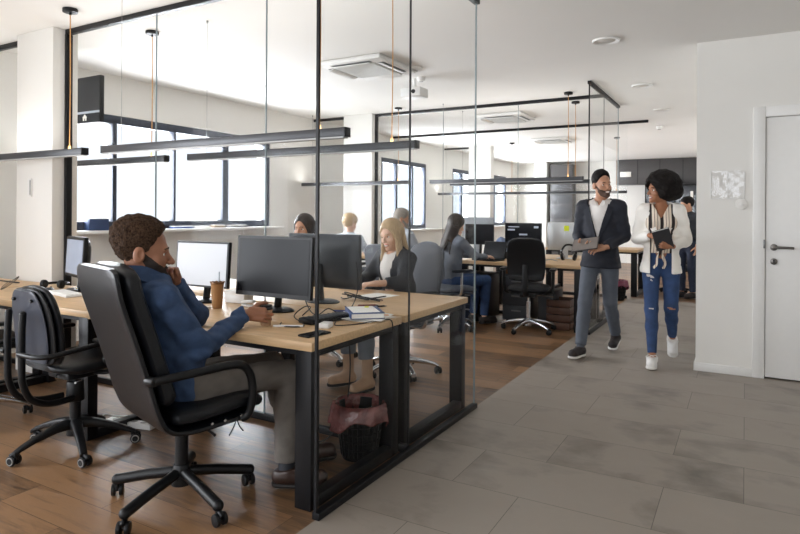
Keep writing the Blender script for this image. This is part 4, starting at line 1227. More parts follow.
# paper, books
t = thing('paper_stack', 'loose sheets of paper lying under the blue book near the glass', 'papers', (-1.81, 2.79, DZ_), R(8))
rs = random.Random(3)
for i in range(6):
    M = Matrix.Translation((rs.uniform(-.03, .03), rs.uniform(-.03, .03), .0005+i*.0022)) @ Matrix.Rotation(rs.uniform(-.35, .35), 4, 'Z')
    b = B(); b.box(-.12, .12, -.115, .115, 0, .0015, M=M); b.build('sheet', M_paper, t)
t = thing('book', 'blue hardcover book on the paper stack by the glass edge', 'book', (-1.81, 2.80, DZ_+.0142), R(-48))
M_blue = mat('blue_cover', (38, 66, 118), .5, var=.05)
b = B(); b.box(-.125, .125, -.09, .09, 0, .003, .001); b.box(-.125, .125, -.09, .09, .027, .03, .001); b.box(-.125, .125, -.0915, -.0885, 0, .03, .001); b.build('cover', M_blue, t)
b = B(); b.box(-.121, .121, -.0883, .086, .003, .027); b.build('page_block', M_paper, t)
t = thing('paper_sheet', 'white sheet lying on top of the blue book', 'paper', (-1.815, 2.80, DZ_+.0445), R(-46))
b = B(); b.box(-.11, .10, -.076, .07, 0, .001); b.build('sheet', M_paper, t)
t = thing('page_marker', 'yellow page marker sticking out of the blue book', 'page marker', (-1.845, 2.875, DZ_+.0458), R(-60))
b = B(); b.box(-.03, .02, -.012, .012, 0, .001); b.build('marker', mat('yellow_marker', (226, 226, 52), .6, var=.02), t)
t = thing('page_marker', 'orange page marker at the right end of the paper stack', 'page marker', (-1.72, 2.86, DZ_+.0142), R(30))
b = B(); b.box(-.025, .025, -.01, .01, 0, .001); b.build('marker', mat('orange_marker', (236, 150, 70), .6, var=.02), t)
M_penblue = mat('pen_blue', (40, 66, 130), .4)
def pen(loc, rotz, label, m):
    t = thing('pen', label, 'pen', loc, rotz)
    b = B(); b.cyl((-.06, 0, .0055), (.05, 0, .0055), .005, seg=10); b.build('barrel', m, t)
    b = B(); b.cyl((.05, 0, .0055), (.068, 0, .0045), .0048, .001, 10); b.build('tip', M_steel, t)
pen((-2.02, 3.16, DZ_), R(40), 'red-brown pen on the far desk past the blue book', mat('pen_red', (130, 60, 52), .4))
pen((-1.95, 3.15, DZ_), R(48), 'dark pen beside the red-brown pen on the far desk', M_blackpl)
pen((-2.02, 2.90, DZ_), R(20), 'blue pen lying left of the blue book', M_penblue)
# small clutter between the cup and the black monitor
t = thing('stapler', 'small white stapler on the desk behind the copper cup', 'stapler', (-2.62, 2.76, DZ_), R(-10))
b = B(); b.box(-.06, .06, -.016, .016, 0, .012, .004); b.build('stapler_base', M_white, t)
b = B(); b.box(-.06, .055, -.014, .014, .022, .04, .006, M=Matrix.Rotation(R(-6), 4, 'Y')); b.build('stapler_arm', M_white, t)
t = thing('wood_block', 'small wooden card holder in front of the black monitor', 'card holder', (-2.46, 2.56, DZ_), R(12))
b = B(); b.box(-.03, .03, -.012, .012, 0, .016, .003); b.build('holder', M_oak, t)
t = thing('white_box', 'low white box behind the copper cup, right of the white screen', 'box', (-2.80, 2.86, DZ_), R(4))
b = B(); b.box(-.08, .08, -.045, .045, 0, .07, .006); b.build('box_body', M_white, t)
b = B(); b.box(-.081, .081, -.046, .046, .05, .075, .003); b.build('box_lid', M_paper, t)
t = thing('wire_basket', 'black wire tray under the white-screened monitor', 'tray', (-3.16, 2.62, DZ_), R(6))
b = B()
for zz in (.004, .05): b.tube([(-.11, -.06, zz), (.11, -.06, zz), (.11, .06, zz), (-.11, .06, zz)], .003, 6, closed=True)
for i in range(9):
    x = -.11+.0275*i
    b.tube([(x, -.06, .05), (x, -.06, .004), (x, .06, .004), (x, .06, .05)], .0018, 5)
b.build('wire_frame', M_blackpl, t)
for i, (x, y, ry, lb) in enumerate(((-2.86, 3.45, .1, 'white sheet on the far desk left of the blonde woman'), (-2.22, 3.55, -.2, 'white sheet on the far desk in front of the blonde woman'))):
    t = thing('paper_sheet', lb, 'paper', (x, y, DZ_), ry)
    b = B(); b.box(-.105, .105, -.148, .148, 0, .0015); b.build('sheet', M_paper, t)
t = thing('cable_clump', 'tangle of dark cables on the far desk before the blonde woman', 'cables', (-2.2, 3.35, DZ_))
b = B(); rs = random.Random(11)
for k in range(3):
    b.tube([(rs.uniform(-.16, .16), rs.uniform(-.06, .06), .005+rs.random()*.03) for _ in range(7)], .004, 7, sub=6)
b.build('cable_tangle', M_cable, t)

# things on the second row
for x, lb in ((-2.62, 'black desk clutter box between the laptop and the black monitor'),):
    t = thing('pen_holder', 'dark pen holder between the laptop and the black monitor', 'pen holder', (-2.68, 7.42, DZ_))
    b = B(); b.lathe([(.0005, 0), (.035, 0), (.037, .09), (.034, .09), (.032, .006), (.0005, .006)], 20); b.build('holder', M_blackpl, t)
    for k in range(4):
        b = B(); b.cyl((.01*math.cos(k*2), .01*math.sin(k*2), .01), (.03*math.cos(k*2), .03*math.sin(k*2), .13), .004, seg=8); b.build('pencil', [M_penblue, M_steel, M_oak, M_blackpl][k], t)
t = thing('blue_bag', 'pale blue pouch behind the pen holder on the second desk row', 'pouch', (-2.93, 8.0, DZ_))
b = B(); b.lathe([(.0005, 0), (.09, 0), (.115, .06), (.10, .16), (.05, .23), (.02, .25), (.0005, .255)], 22); b.build('pouch_body', mat('blue_pouch', (118, 136, 172), .7, var=.1), t)
cable('white_cable', 'pale cable curving in front of the silver monitor', [(-2.25, 7.3, z), (-2.15, 7.2, z), (-2.05, 7.28, z+.02), (-1.98, 7.36, z)], .005, M_alu)

# under the second row: drawer units, box, bag
def pedestal(loc, label, m, w=.4, d=.5, h=.58):
    t = thing('drawer_unit', label, 'drawer unit', loc)
    b = B(); b.box(-w/2, w/2, -d/2, d/2, .03, h, .004); b.build('body', m, t)
    for k in range(3):
        z0 = .04+k*(h-.05)/3
        b = B(); b.box(-w/2+.006, w/2-.006, -d/2-.016, -d/2-.0005, z0, z0+(h-.05)/3-.008, .003); dr = b.build('drawer', m, t)
        b = B(); b.box(-.06, .06, -d/2-.03, -d/2-.016, z0+.10, z0+.115, .003); b.build('drawer_handle', M_steel, dr)
    b = B()
    for sx in (-1, 1):
        for sy in (-1, 1): b.cyl((sx*(w/2-.05), sy*(d/2-.05), .001), (sx*(w/2-.05), sy*(d/2-.05), .032), .02, seg=12)
    b.build('feet', M_blackpl, t)
pedestal((-2.95, 7.2, 0), 'dark drawer unit under the laptop at the second desk row', M_blackpl)
pedestal((-2.42, 7.4, 0), 'dark drawer unit behind the empty black chair', M_darkgrey, .36)
t = thing('computer_tower', 'dark computer tower under the second desk row, beside the empty chair', 'computer', (-2.03, 7.25, 0))
b = B(); b.box(-.095, .095, -.2, .2, .012, .42, .006); b.build('case', M_blackpl, t)
b = B(); b.box(-.085, .085, -.207, -.2, .03, .40, .004); b.cyl((0, -.212, .3), (0, -.206, .3), .06, seg=24); b.cyl((0, -.212, .14), (0, -.206, .14), .06, seg=24); b.build('front_panel', M_darkgrey, t)
b = B(); b.box(-.09, .09, -.19, .19, 0.0005, .0125); b.build('foot_rail', M_rubber, t)
M_card = mat('brown_cardboard', (150, 106, 68), .8, var=.08)
t = thing('cardboard_box', 'brown box on the drawer unit behind the empty black chair', 'box', (-2.47, 7.4, .5805), R(5))
b = B(); b.box(-.16, .16, -.14, .14, 0, .105, .003); b.build('box_body', M_card, t)
t = thing('brown_crate', 'brown wooden crate under the end of the second desk row', 'crate', (-1.86, 7.12, 0))
b = B()
for k in range(4): b.box(-.12, .12, -.17, -.155, .01+k*.085, .085+k*.085, .002); b.box(-.12, .12, .155, .17, .01+k*.085, .085+k*.085, .002)
for k in range(4): b.box(-.135, -.12, -.17, .17, .01+k*.085, .085+k*.085, .002); b.box(.12, .135, -.17, .17, .01+k*.085, .085+k*.085, .002)
b.box(-.12, .12, -.155, .155, .001, .012); b.build('slats', mat('dark_brown_wood', (84, 54, 38), .5, var=.15, vscale=8), t)

# waste bins
def bin_(loc, label, s, bag, wob_seed):
    t = thing('waste_bin', label, 'waste bin', loc, .4)
    b = B(); n = 36; rg = []
    for r_, z_ in ((.088, .001), (.092, .01), (.122, .255), (.127, .262), (.127, .27), (.119, .27), (.086, .012)):
        rg.append([(r_*s*math.cos(2*PI*j/n), r_*s*math.sin(2*PI*j/n), z_*s) for j in range(n)])
    b.rings(rg)
    for k in range(26):
        a = 2*PI*k/26
        b.tube([(.093*s*math.cos(a), .093*s*math.sin(a), .02*s), (.1225*s*math.cos(a), .1225*s*math.sin(a), .25*s)], .0045*s, 6)
    for z_ in (.06, .1, .14, .18, .22):
        rr = .0905*s+(.0325*s)*(z_/.25)
        b.tube([(rr*math.cos(2*PI*j/n), rr*math.sin(2*PI*j/n), z_*s) for j in range(n)], .0045*s, 6, closed=True)
    b.build('basket', M_blackpl, t)
    rs = np.random.RandomState(wob_seed); n = 60; rg = []; ph = rs.uniform(0, 6.28, 12); am = rs.uniform(.3, 1, 12)
    prof = [(.080, .05), (.108, .18), (.117, .262), (.122, .285), (.131, .283), (.139, .25), (.142, .21), (.146, .175), (.147, .165)]
    for i, (r_, z_) in enumerate(prof):
        ring = []
        for j in range(n):
            a = 2*PI*j/n
            w = sum(am[q]*math.sin((3+2*q)*a+ph[q]+i*.22) for q in range(7))/7
            hang = .85+.25*math.sin(a*2+.6)+.12*math.sin(5*a)
            out = i >= 4
            rr = r_+w*(.012+(.006*(i-3) if out else .002)); zz = z_
            if out: zz = .283-(.283-z_)*hang
            rr += .0 if not out else .003
            ring.append((rr*s*math.cos(a), rr*s*math.sin(a), (zz+w*.004)*s))
        rg.append(ring)
    b = B(); b.rings(rg, cap=False)
    o = b.build('bin_liner', bag, t, 180)
    m = o.modifiers.new('thick', 'SOLIDIFY'); m.thickness = .0015
    return t
M_bag = mat('brown_plastic_bag', (112, 66, 64), .2, var=.5, vscale=12, bump=.9, bscale=34, spec=.7)
bin_((-1.83, 2.788, 0), 'black lattice waste bin with a brown plastic bag under the nearest desk', 1.06, M_bag, 2)
bin_((-1.72, 10.1-.22, 0), 'far waste bin with a purple bag between the walking man and woman', 1.1, mat('purple_bag', (112, 42, 66), .4, var=.25, vscale=14), 6)
# power strip under the left desk
t = thing('power_strip', 'white power strip lying on the wood floor beside the leather chair', 'power strip', (-3.30, 2.45, 0), R(12))
b = B(); b.box(-.17, .17, -.028, .028, 0.001, .036, .006); b.build('body', M_white, t)
b = B()
for k in range(4): b.cyl((-.11+k*.07, 0, .034), (-.11+k*.07, 0, .0375), .02, seg=20)
b.build('sockets', M_alu, t)
b = B(); b.tube([(-.17, 0, .018), (-.22, .01, .03), (-.25, .05, .03), (-.23, .10, .012), (-.15, .14, .006)], .0045, 8, sub=5); b.build('cord', M_white, t)
# sill clutter
sill = [(3.95, .16, .10, (36, 58, 96), 'dark blue folder lying on the window sill by the column'), (4.55, .05, .05, (60, 62, 70), 'small dark box on the window sill'), (5.05, .03, .14, (54, 78, 132), 'blue folder on the window sill behind the white screen'), (5.32, .025, .12, (228, 226, 220), 'white paper pile on the window sill'), (5.62, .04, .08, (140, 120, 96), 'tan packet on the window sill'), (5.95, .03, .14, (80, 82, 88), 'grey folder on the window sill near the frame post')]
for y, h, w, c, lb in sill:
    t = thing('folder', lb, 'folder', (X0+.07, y, WZ0), R(80))
    b = B(); b.box(-w, w, -.06, .06, 0, h*.75, .003); b.build('cover', mat('folder_%d_%d' % (c[0], c[2]), c, .6), t)
    b = B(); b.box(-w+.004, w-.002, -.055, .057, h*.75, h*.75+.006, .001); b.build('top_sheet', M_paper, t)
SKY = 1.0
W_POW = [48, 48, 65, 110, 120, 120]
B_POW = 19
EXPO = 0.32
# ------------------------------------------------------------------ the people of the photo
def skin(name, rgb, lip):
    return mat(name, rgb, .5, var=.08, vscale=25), mat(name+'_lip', lip, .45, var=.03)
SK_m, LP_m = skin('brown_skin', (150, 102, 76), (128, 78, 66))
SK_w, LP_w = skin('warm_brown_skin', (164, 112, 82), (150, 78, 70))
SK_s, LP_s = skin('tan_skin', (186, 138, 110), (164, 104, 92))
SK_f, LP_f = skin('fair_skin', (224, 184, 160), (204, 124, 116))
H_black = mat('black_hair', (20, 15, 13), .7, var=.4, vscale=60, spec=.2, bump=.4, bscale=180)
H_dark = mat('dark_brown_hair', (42, 32, 26), .5, var=.3, vscale=50, stretch=(6, 6, 1))
H_curl = mat('curly_brown_hair', (60, 44, 32), .8, var=.7, vscale=110, spec=.12, bump=.6, bscale=160)
H_blond = mat('blonde_hair', (184, 158, 124), .5, var=.25, vscale=30, stretch=(8, 8, .6))
H_grey = mat('grey_hair', (136, 128, 118), .6, var=.2, vscale=60)
H_stub = mat('stubble', (78, 56, 44), .7, var=.25, vscale=90)
H_beard = mat('dark_beard', (40, 29, 23), .7, var=.3, vscale=90)
M_denimshirt = mat('blue_denim_shirt', (52, 74, 108), .85, var=.18, vscale=22, bump=.2, bscale=500)
M_greytrs = mat('grey_brown_trousers', (96, 90, 84), .85, var=.12, vscale=18, bump=.2, bscale=500)
M_slate = mat('slate_trousers', (88, 94, 104), .8, var=.08, vscale=18, bump=.1, bscale=500)
M_navy = mat('navy_blazer', (24, 28, 40), .75, var=.15, vscale=18, bump=.1, bscale=500)
M_shirtw = mat('white_shirt', (232, 228, 224), .75, var=.02)
M_blazerw = mat('cream_white_blazer', (244, 240, 233), .75, var=.02, vscale=12)
M_jeans = mat('blue_jeans', (44, 68, 108), .8, var=.25, vscale=14, bump=.15, bscale=500)
M_jgrey = mat('grey_jeans', (112, 118, 126), .8, var=.1)
M_jfaded = mat('frayed_denim', (206, 200, 196), .9, var=.08)
M_shoebrown = mat('brown_leather_shoe', (52, 36, 30), .35, var=.15)
M_shoedark = mat('dark_suede_shoe', (44, 38, 38), .7, var=.1)
M_boot = mat('beige_boot', (176, 142, 112), .55, var=.08)
M_sneak = mat('white_sneaker', (234, 233, 230), .5, var=.02)
M_solew = mat('white_sole', (228, 226, 222), .55, var=.02)
M_soleb = mat('dark_sole', (30, 26, 25), .6)
M_blackj = mat('black_jacket', (40, 42, 48), .75, var=.12)
M_greysw = mat('blue_grey_sweater', (104, 110, 120), .85, var=.08)
M_stripe = bpy.data.materials.new('striped_blouse'); M_stripe.use_nodes = True
_n = M_stripe.node_tree; _p = _n.nodes['Principled BSDF']
_tc = _n.nodes.new('ShaderNodeTexCoord'); _w = _n.nodes.new('ShaderNodeTexWave'); _w.bands_direction = 'X'; _w.inputs['Scale'].default_value = 3.4; _w.inputs['Distortion'].default_value = 2.4; _w.inputs['Detail'].default_value = 1; _w.inputs['Detail Scale'].default_value = .8
_r = _n.nodes.new('ShaderNodeValToRGB'); _r.color_ramp.interpolation = 'CONSTANT'
_e = _r.color_ramp.elements; _e[0].position = 0; _e[0].color = srgb(38, 26, 26); _e[1].position = .2; _e[1].color = srgb(232, 218, 200)
_x = _r.color_ramp.elements.new(.80); _x.color = srgb(96, 52, 44); _x = _r.color_ramp.elements.new(.9); _x.color = srgb(232, 218, 200)
_n.links.new(_tc.outputs['Object'], _w.inputs['Vector']); _n.links.new(_w.outputs['Fac'], _r.inputs['Fac']); _n.links.new(_r.outputs['Color'], _p.inputs['Base Color']); _p.inputs['Roughness'].default_value = .7

# ---- seated man in the blue shirt
LOC, RZ = Vector((-2.25, 1.94, 0)), R(73-90)
W2L = (Matrix.Translation(LOC) @ Matrix.Rotation(RZ, 4, 'Z')).inverted()
L2W = W2L.inverted()
J = dict(front=(0, 1, .12), pelvis=(0, .015, .575), waist=(0, -.055, .74), chest=(0, -.14, .89), neck=(.0, -.185, 1.022), head=(.006, -.18, 1.152),
         sl=(-.165, -.15, .965), sr=(.165, -.16, .965), el=(-.20, .16, .80), er=(.135, .03, .72), wl=(-.06, -.01, 1.01), wr=(-.01, .325, .82),
         hl=(-.09, .05, .545), hr=(.09, .05, .545), kl=(-.06, .51, .53), kr=(.16, .47, .535), al=(.04, .62, .1), ar=(.215, .425, .098), fl=(.3, 1, 0), fr=(.69, .72, 0))
Hf = dict(w=(-.015, .335, .822), y=(.55, .80, -.10), z=(.75, -.55, .28), side=1, curl=(.66, .66, .66, .64), spread=.1, thumb=.7)
Hc = dict(w=(-.06, -.01, 1.01), y=(.42, -.38, .5), z=(-.75, .35, .45), side=-1, curl=(.75, .8, .8, .8), spread=.05, thumb=.3)
man, Jm, fH = person('seated bearded man in a blue denim shirt, chin on his hand', LOC, RZ, J, SK_m, LP_m,
    dict(name='shirt', mat=M_denimshirt, hem=.10, cuff=.95, o=.004),
    dict(mat=M_greytrs, rise=.03, hemr=.056, len=.93, wr=.007, r=1.03), dict(mat=M_shoebrown, sole=M_soleb, top=.0, sock=M_blackj, res=.006, L=.275),
    dict(mat=H_curl, fn=hair_fade(.027, .006, (0, .016, 0), (0, .853, -.52), -.058, 210, .0055, .012), box=.2, res=.0042, beard=.003, bmat=H_beard),
    head=dict(rot=(R(24), R(3), 0), s=1.1), hands=(Hf, Hc), wr=.0115, res=.0075, hres=.0045, hndres=.0035, seed=2)
b = B(); Mc = Matrix.Translation((.002, -.178, 1.03)) @ Matrix.Rotation(R(-16), 4, 'X'); rg = []
for k in range(41):
    t_ = R(-150+300*k/40)-PI/2; c_, s_ = math.cos(t_), math.sin(t_); dr = .028*(abs(k-20)/20)**3
    rg.append([Mc @ Vector((r*c_, r*s_*1.02, z-dr)) for r, z in ((.072, .052), (.079, .058), (.088, .046), (.108, -.002), (.101, -.006), (.076, .030))])
b.rings(rg); b.build('collar', M_denimshirt, man)
# the small lidded cup in his hand
Fh = frame(Hf['y'], Hf['z'])
cpos = A(*Hf['w'])+Fh@A(0.01, .095, -.047)
cw = L2W @ Vector(cpos)
t = thing('takeaway_cup', 'small clear cup with a black lid held in the seated man\'s hand', 'cup', (cw.x, cw.y, DZ_))
b = B(); b.lathe([(.0005, 0), (.025, 0), (.034, .082), (.0005, .082)], 28); b.build('cup_body', mat('coffee_brown', (170, 138, 108), .25, var=.1), t)
b = B(); b.lathe([(.0005, .081), (.037, .081), (.037, .088), (.034, .09), (.031, .103), (.0005, .104)], 28); b.build('lid', M_blackpl, t)

# ---- walking man in the dark blazer
J = dict(front=(0, 1, 0), pelvis=(0, 0, .955), waist=(0, 0, 1.10), chest=(0, .0, 1.30), neck=(0, -.01, 1.475), head=(-.015, .03, 1.605),
         sl=(-.165, 0, 1.40), sr=(.165, 0, 1.40), el=(-.205, -.03, 1.13), er=(.215, -.03, 1.13), wl=(-.10, .20, 1.03), wr=(.135, .21, 1.035),
         hl=(-.085, 0, .90), hr=(.09, 0, .90), kl=(-.075, -.05, .50), kr=(.11, .13, .50), al=(-.06, -.33, .145), ar=(.12, .22, .098), fl=(-.06, 1, -.20), fr=(.12, 1, .05))
Hr = dict(w=(.135, .215, 1.033), y=(-.70, .55, -.06), z=(.25, .35, -.9), side=1, curl=(.5, .5, .5, .5), spread=.1, thumb=.2)
Hl = dict(w=(-.095, .21, 1.03), y=(.75, .45, -.15), z=(-.3, .7, .62), side=-1, curl=(.45, .5, .55, .55), spread=.1, thumb=.3)
MLOC, MRZ = Vector((-1.19, 5.95, 0)), R(180-4)
man2, Jb, fH2 = person('walking man in a dark blazer and white shirt, smiling to the side', MLOC, MRZ, J, SK_s, LP_s,
    dict(name='blazer', mat=M_navy, hem=.13, o=.014, flare=.035, open=(1.10, 1.44, .0, .10), gap=-.1, nw=.022, inner=dict(name='shirt', mat=M_shirtw, hem=.05, vneck=1.40), cuff=.97),
    dict(mat=M_slate, rise=.04, hemr=.052, len=.96, wr=.006), dict(mat=M_shoedark, sole=M_solew, top=.0, res=.008, sock=M_slate, L=.275),
    dict(mat=H_black, fn=hair_fade(.030, .001, (0, .026, 0), (0, .92, -.40), -.06, 160, .003), box=.19, res=.005, beard=.0022, bmat=H_stub),
    head=dict(rot=(R(-46), R(-2), R(4)), s=1.0), hands=(Hr, Hl), g=.92, wr=.005, res=.011, hres=.0055, hndres=.0042, seed=5, mouth=True)
def lapels(root, m, z0, z1, w, y0, name, ht=.05):
    for s in (-1, 1):
        b = B()
        # a folded strip from the button up to the collar, lying on the chest
        pts = [(s*.012, y0+.010, z0), (s*(w*.55), y0+.004, z0+(z1-z0)*.5), (s*w, y0-.035, z1), (s*(w*.95), y0-.09, z1+.05)]
        wd = [.012, .05, .055, .03]
        rg = []
        for (x, y, z), q in zip(pts, wd):
            rg.append([(x+s*q*u, y-.25*q*u+v, z-.12*q*u) for u, v in ((0, .004), (1, .002), (1, -.008), (0, -.008))])
        b.rings(rg); b.build(name, m, root)
lapels(man2, M_navy, 1.11, 1.40, .085, .125, 'lapel')
b = B(); b.cyl((0, .140, 1.105), (0, .148, 1.105), .008, seg=14); b.build('button', M_blackj, man2)
b = B()
for s in (-1, 1):
    b.prism([(0, 0), (s*.045, .01), (s*.055, .05), (s*.03, .06)], .006, Matrix.Translation((s*.012, .085, 1.405)) @ Matrix.Rotation(R(70), 4, 'X'))
b.build('shirt_collar', M_shirtw, man2)
b = B(); b.box(-.05, .05, .112, .122, .925, .955, .003); b.build('belt', M_soleb, man2)
t = thing('tablet', 'grey tablet held in front by the man in the dark blazer', 'tablet')
Mt = Matrix.Translation(MLOC) @ Matrix.Rotation(MRZ, 4, 'Z') @ Matrix.Translation((.055, .305, 1.055)) @ Matrix.Rotation(R(10), 4, 'Y') @ Matrix.Rotation(R(-38), 4, 'X')
t.location = Mt.to_translation(); t.rotation_euler = Mt.to_euler()
b = B(); b.box(-.12, .12, -.085, .085, -.005, .005, .004); b.build('tablet_case', mat('dark_case', (70, 66, 66), .5), t)
b = B(); b.box(-.113, .113, -.078, .078, .0048, .0062); b.build('screen', mat('tablet_screen', (120, 112, 106), .2), t)

# ---- walking woman in the white blazer
J = dict(front=(0, 1, 0), pelvis=(0, 0, .945), waist=(0, 0, 1.09), chest=(0, .01, 1.27), neck=(.0, -.01, 1.43), head=(.02, .025, 1.555),
         sl=(-.145, 0, 1.365), sr=(.145, 0, 1.365), el=(-.20, -.02, 1.10), er=(.195, -.03, 1.11), wl=(-.075, .20, 1.06), wr=(.075, .185, 1.145),
         hl=(-.085, 0, .88), hr=(.085, 0, .88), kl=(-.085, .06, .50), kr=(.075, .10, .49), al=(-.10, -.20, .20), ar=(.065, .20, .095), fl=(-.04, .80, -.60), fr=(.03, 1, .0))
Wl = dict(w=(-.075, .21, 1.058), y=(.72, .42, .12), z=(-.35, .75, -.3), side=-1, curl=(.5, .55, .6, .6), spread=.05, thumb=.2, s=.94)
Wr = dict(w=(.07, .19, 1.145), y=(-.85, .40, .02), z=(.3, .75, .5), side=1, curl=(.35, .35, .4, .45), spread=.08, thumb=.3, s=.94)
WLOC, WRZ = Vector((-.66, 5.93, 0)), R(180+6)
def afro(Q, P):
    d = ell(Q, (0, -.045, .06), (.150, .155, .128))
    d = smin(d, ell(Q, (-.07, -.07, -.01), (.105, .115, .10)), .05)
    d = smax(d, -ell(Q, (0, .115, -.025), (.070, .092, .098)), .02)
    d = smax(d, -ell(Q, (0, .03, -.11), (.07, .10, .055)), .02)
    return d+wob(Q, 95, 2, 8)*.012+wob(Q, 200, 4, 8)*.007
def jeansfm(c):
    r = np.zeros(len(c), int)
    for x, z, a, h, s in ((.085, .78, .032, .010, 1), (.075, .745, .012, .006, 1), (.075, .50, .024, .006, 1), (-.085, .505, .034, .010, 2)):
        m = (c[:, 1] > .03) & (np.hypot((c[:, 0]-x)/a, (c[:, 2]-z-.25*(c[:, 0]-x))/h) < 1)
        r[m] = s
    return r
wom, Jw, fHw = person('walking woman with a dark afro in a white blazer and ripped jeans', WLOC, WRZ, J, SK_w, LP_w,
    dict(name='blazer', mat=M_blazerw, hem=.14, o=.014, flare=.040, open=(1.0, 1.40, .088, .092), gap=.088, nw=.02, cuff=.95),
    dict(mat=[M_jeans, M_jfaded, SK_w], name='jeans', rise=.085, hemr=.042, len=.95, wr=.004, r=.92, fm=jeansfm), dict(mat=M_sneak, sole=M_solew, top=-.015, res=.007, lace=M_solew, L=.25),
    dict(mat=H_black, fn=afro, box=.26, res=.006), head=dict(rot=(R(58), R(2), R(-3)), s=.96), hands=(Wl, Wr), g=.81, wr=.005, res=.010, hres=.0055, hndres=.004, seed=8, fem=1, mouth=True)
def f_bl(P):
    d = fcap(P, A(0, .0, .985), A(0, 0, 1.09), .126, .12, A(0, 1, 0), .74)
    d = smin(d, fcap(P, A(0, 0, 1.09), A(0, .015, 1.28), .122, .142, A(0, 1, 0), .76), .05)
    d = smin(d, cap(P, A(-.10, 0, 1.37), A(.10, 0, 1.37), .05, .05), .06)
    for s in (-1, 1): d = smin(d, ell(P, (s*.065, .085, 1.255), (.062, .05, .06)), .03)
    d = smin(d, ell(P, (.0, .115, 1.0), (.05, .03, .026)), .02)
    d = smax(d, -np.maximum(np.abs(P[:, 0])-(P[:, 2]-1.29)*.5, -P[:, 1]), .005)
    d = smax(d, -cap(P, A(0, .0, 1.43), A(0, 0, 1.6), .055, .07), .005)
    d = smax(d, plane(P, (0, 0, .985), (0, 0, -1)), .01)
    return d+wob(P, 45, 4)*.004
sdf_obj('blouse', [(f_bl, A(-.22, -.2, .9), A(.22, .24, 1.5), .009)], M_stripe, wom)
b = B()
b.tube([(.0, .135, 1.0), (.03, .15, .95), (.035, .145, .89), (.06, .14, .86)], .017, 8, sub=4, flat=.45); b.tube([(.0, .135, 1.0), (-.02, .15, .95), (-.035, .145, .90), (-.02, .14, .855)], .017, 8, sub=4, flat=.45)
b.sphere((0, .142, 1.0), (.026, .02, .02), 14); b.build('blouse_knot', M_stripe, wom)
lapels(wom, M_blazerw, 1.09, 1.35, .078, .118, 'lapel')
t = thing('notebook', 'dark notebook with white page edges held by the woman in white', 'notebook')
Mt = Matrix.Translation(WLOC) @ Matrix.Rotation(WRZ, 4, 'Z') @ Matrix.Translation((-.015, .262, 1.115)) @ Matrix.Rotation(R(24), 4, 'Y') @ Matrix.Rotation(R(60), 4, 'X') @ Matrix.Rotation(R(8), 4, 'Z')
t.location = Mt.to_translation(); t.rotation_euler = Mt.to_euler()
b = B(); b.box(-.07, .07, -.10, .10, .0065, .010, .001); b.box(-.07, .07, -.10, .10, -.010, -.0065, .001); b.box(-.0725, -.0695, -.10, .10, -.010, .010, .001); b.build('cover', mat('dark_notebook', (48, 48, 52), .5), t)
b = B(); b.box(-.069, .068, -.097, .097, -.0065, .0065); b.build('page_block', M_paper, t)

# ---- seated colleagues
def seated(label, loc, phi, hairfn, hmat, topm, skn, trs=None, shoes=None, rot=(0, 0, 0), hands=True, dz=0., hkw={}, tkw={}, Jx={}, fem=1, eyes=True, seed=3, hs=.97, mouth=None, hnd=None, g=.88, lean=0.):
    J = dict(front=(0, 1, 0), pelvis=(0, 0, .57), waist=(0, .0, .72), chest=(0, .03+lean, .88), neck=(0, .03+lean, 1.03), head=(0, .065+lean, 1.155),
             sl=(-.155, .02+lean, .965), sr=(.155, .02+lean, .965), el=(-.215, .16, .80), er=(.215, .16, .80), wl=(-.11, .39, .805), wr=(.11, .39, .805),
             hl=(-.085, .03, .55), hr=(.085, .03, .55), kl=(-.09, .45, .53), kr=(.09, .45, .53), al=(-.09, .40, .10), ar=(.09, .42, .10))
    for k in J:
        if k in ('neck', 'head', 'sl', 'sr', 'chest', 'waist'): J[k] = (J[k][0], J[k][1], J[k][2]+dz*(.6 if k == 'waist' else 1))
    J.update(Jx)
    hd = ()
    if hands:
        hd = hnd or (dict(w=J['wl'], y=(.15, 1, -.05), z=(-.1, 0, 1), side=-1, curl=.3, spread=.1, thumb=.1, s=.92), dict(w=J['wr'], y=(-.15, 1, -.05), z=(.1, 0, 1), side=1, curl=.3, spread=.1, thumb=.1, s=.92))
    tk = dict(name='jacket', mat=topm, hem=.06, cuff=.93); tk.update(tkw)
    hk = dict(mat=hmat, fn=hairfn, box=.2, res=.0065); hk.update(hkw)
    return person(label, loc, R(phi-90), J, skn[0], skn[1], tk, trs or dict(mat=M_jgrey, rise=.03, hemr=.048, wr=.004), shoes or dict(mat=M_shoedark, sole=M_soleb, res=.01),
                  hk, head=dict(rot=rot, s=hs), hands=hd, g=g, wr=.004, res=.012, hres=.006, hndres=.0045, seed=seed, fem=fem, eyes=eyes, mouth=mouth)
BH = dict(lo=(-.24, -.24, -.48), hi=(.24, .24, .22), res=.006)
seated('smiling blonde woman in a black jacket and white top, typing behind the glass', (-2.42, 4.26, 0), -108, hair_long(.012, .30, .055, .078, part=-.01), H_blond, M_blackj, (SK_f, LP_f), rot=(R(-8), R(14), R(6)), hkw=BH, dz=.005, lean=.03,
       tkw=dict(open=(.80, 1.0, .05, .085), gap=.05, o=.012, cuff=.62, inner=dict(name='top', mat=M_shirtw, hem=.0, vneck=1.0)), trs=dict(mat=M_jgrey, rise=.03, hemr=.06, wr=.004, len=.66), shoes=dict(mat=M_boot, sole=M_soleb, top=.17, res=.008, L=.24), mouth=True,
       Jx=dict(wr=(.06, .43, .805), wl=(-.16, .40, .805), kr=(.12, .42, .53), ar=(.10, .44, .10), kl=(-.10, .44, .53), al=(-.13, .44, .10), fr=(.25, 1, 0), fl=(-.1, 1, 0)))
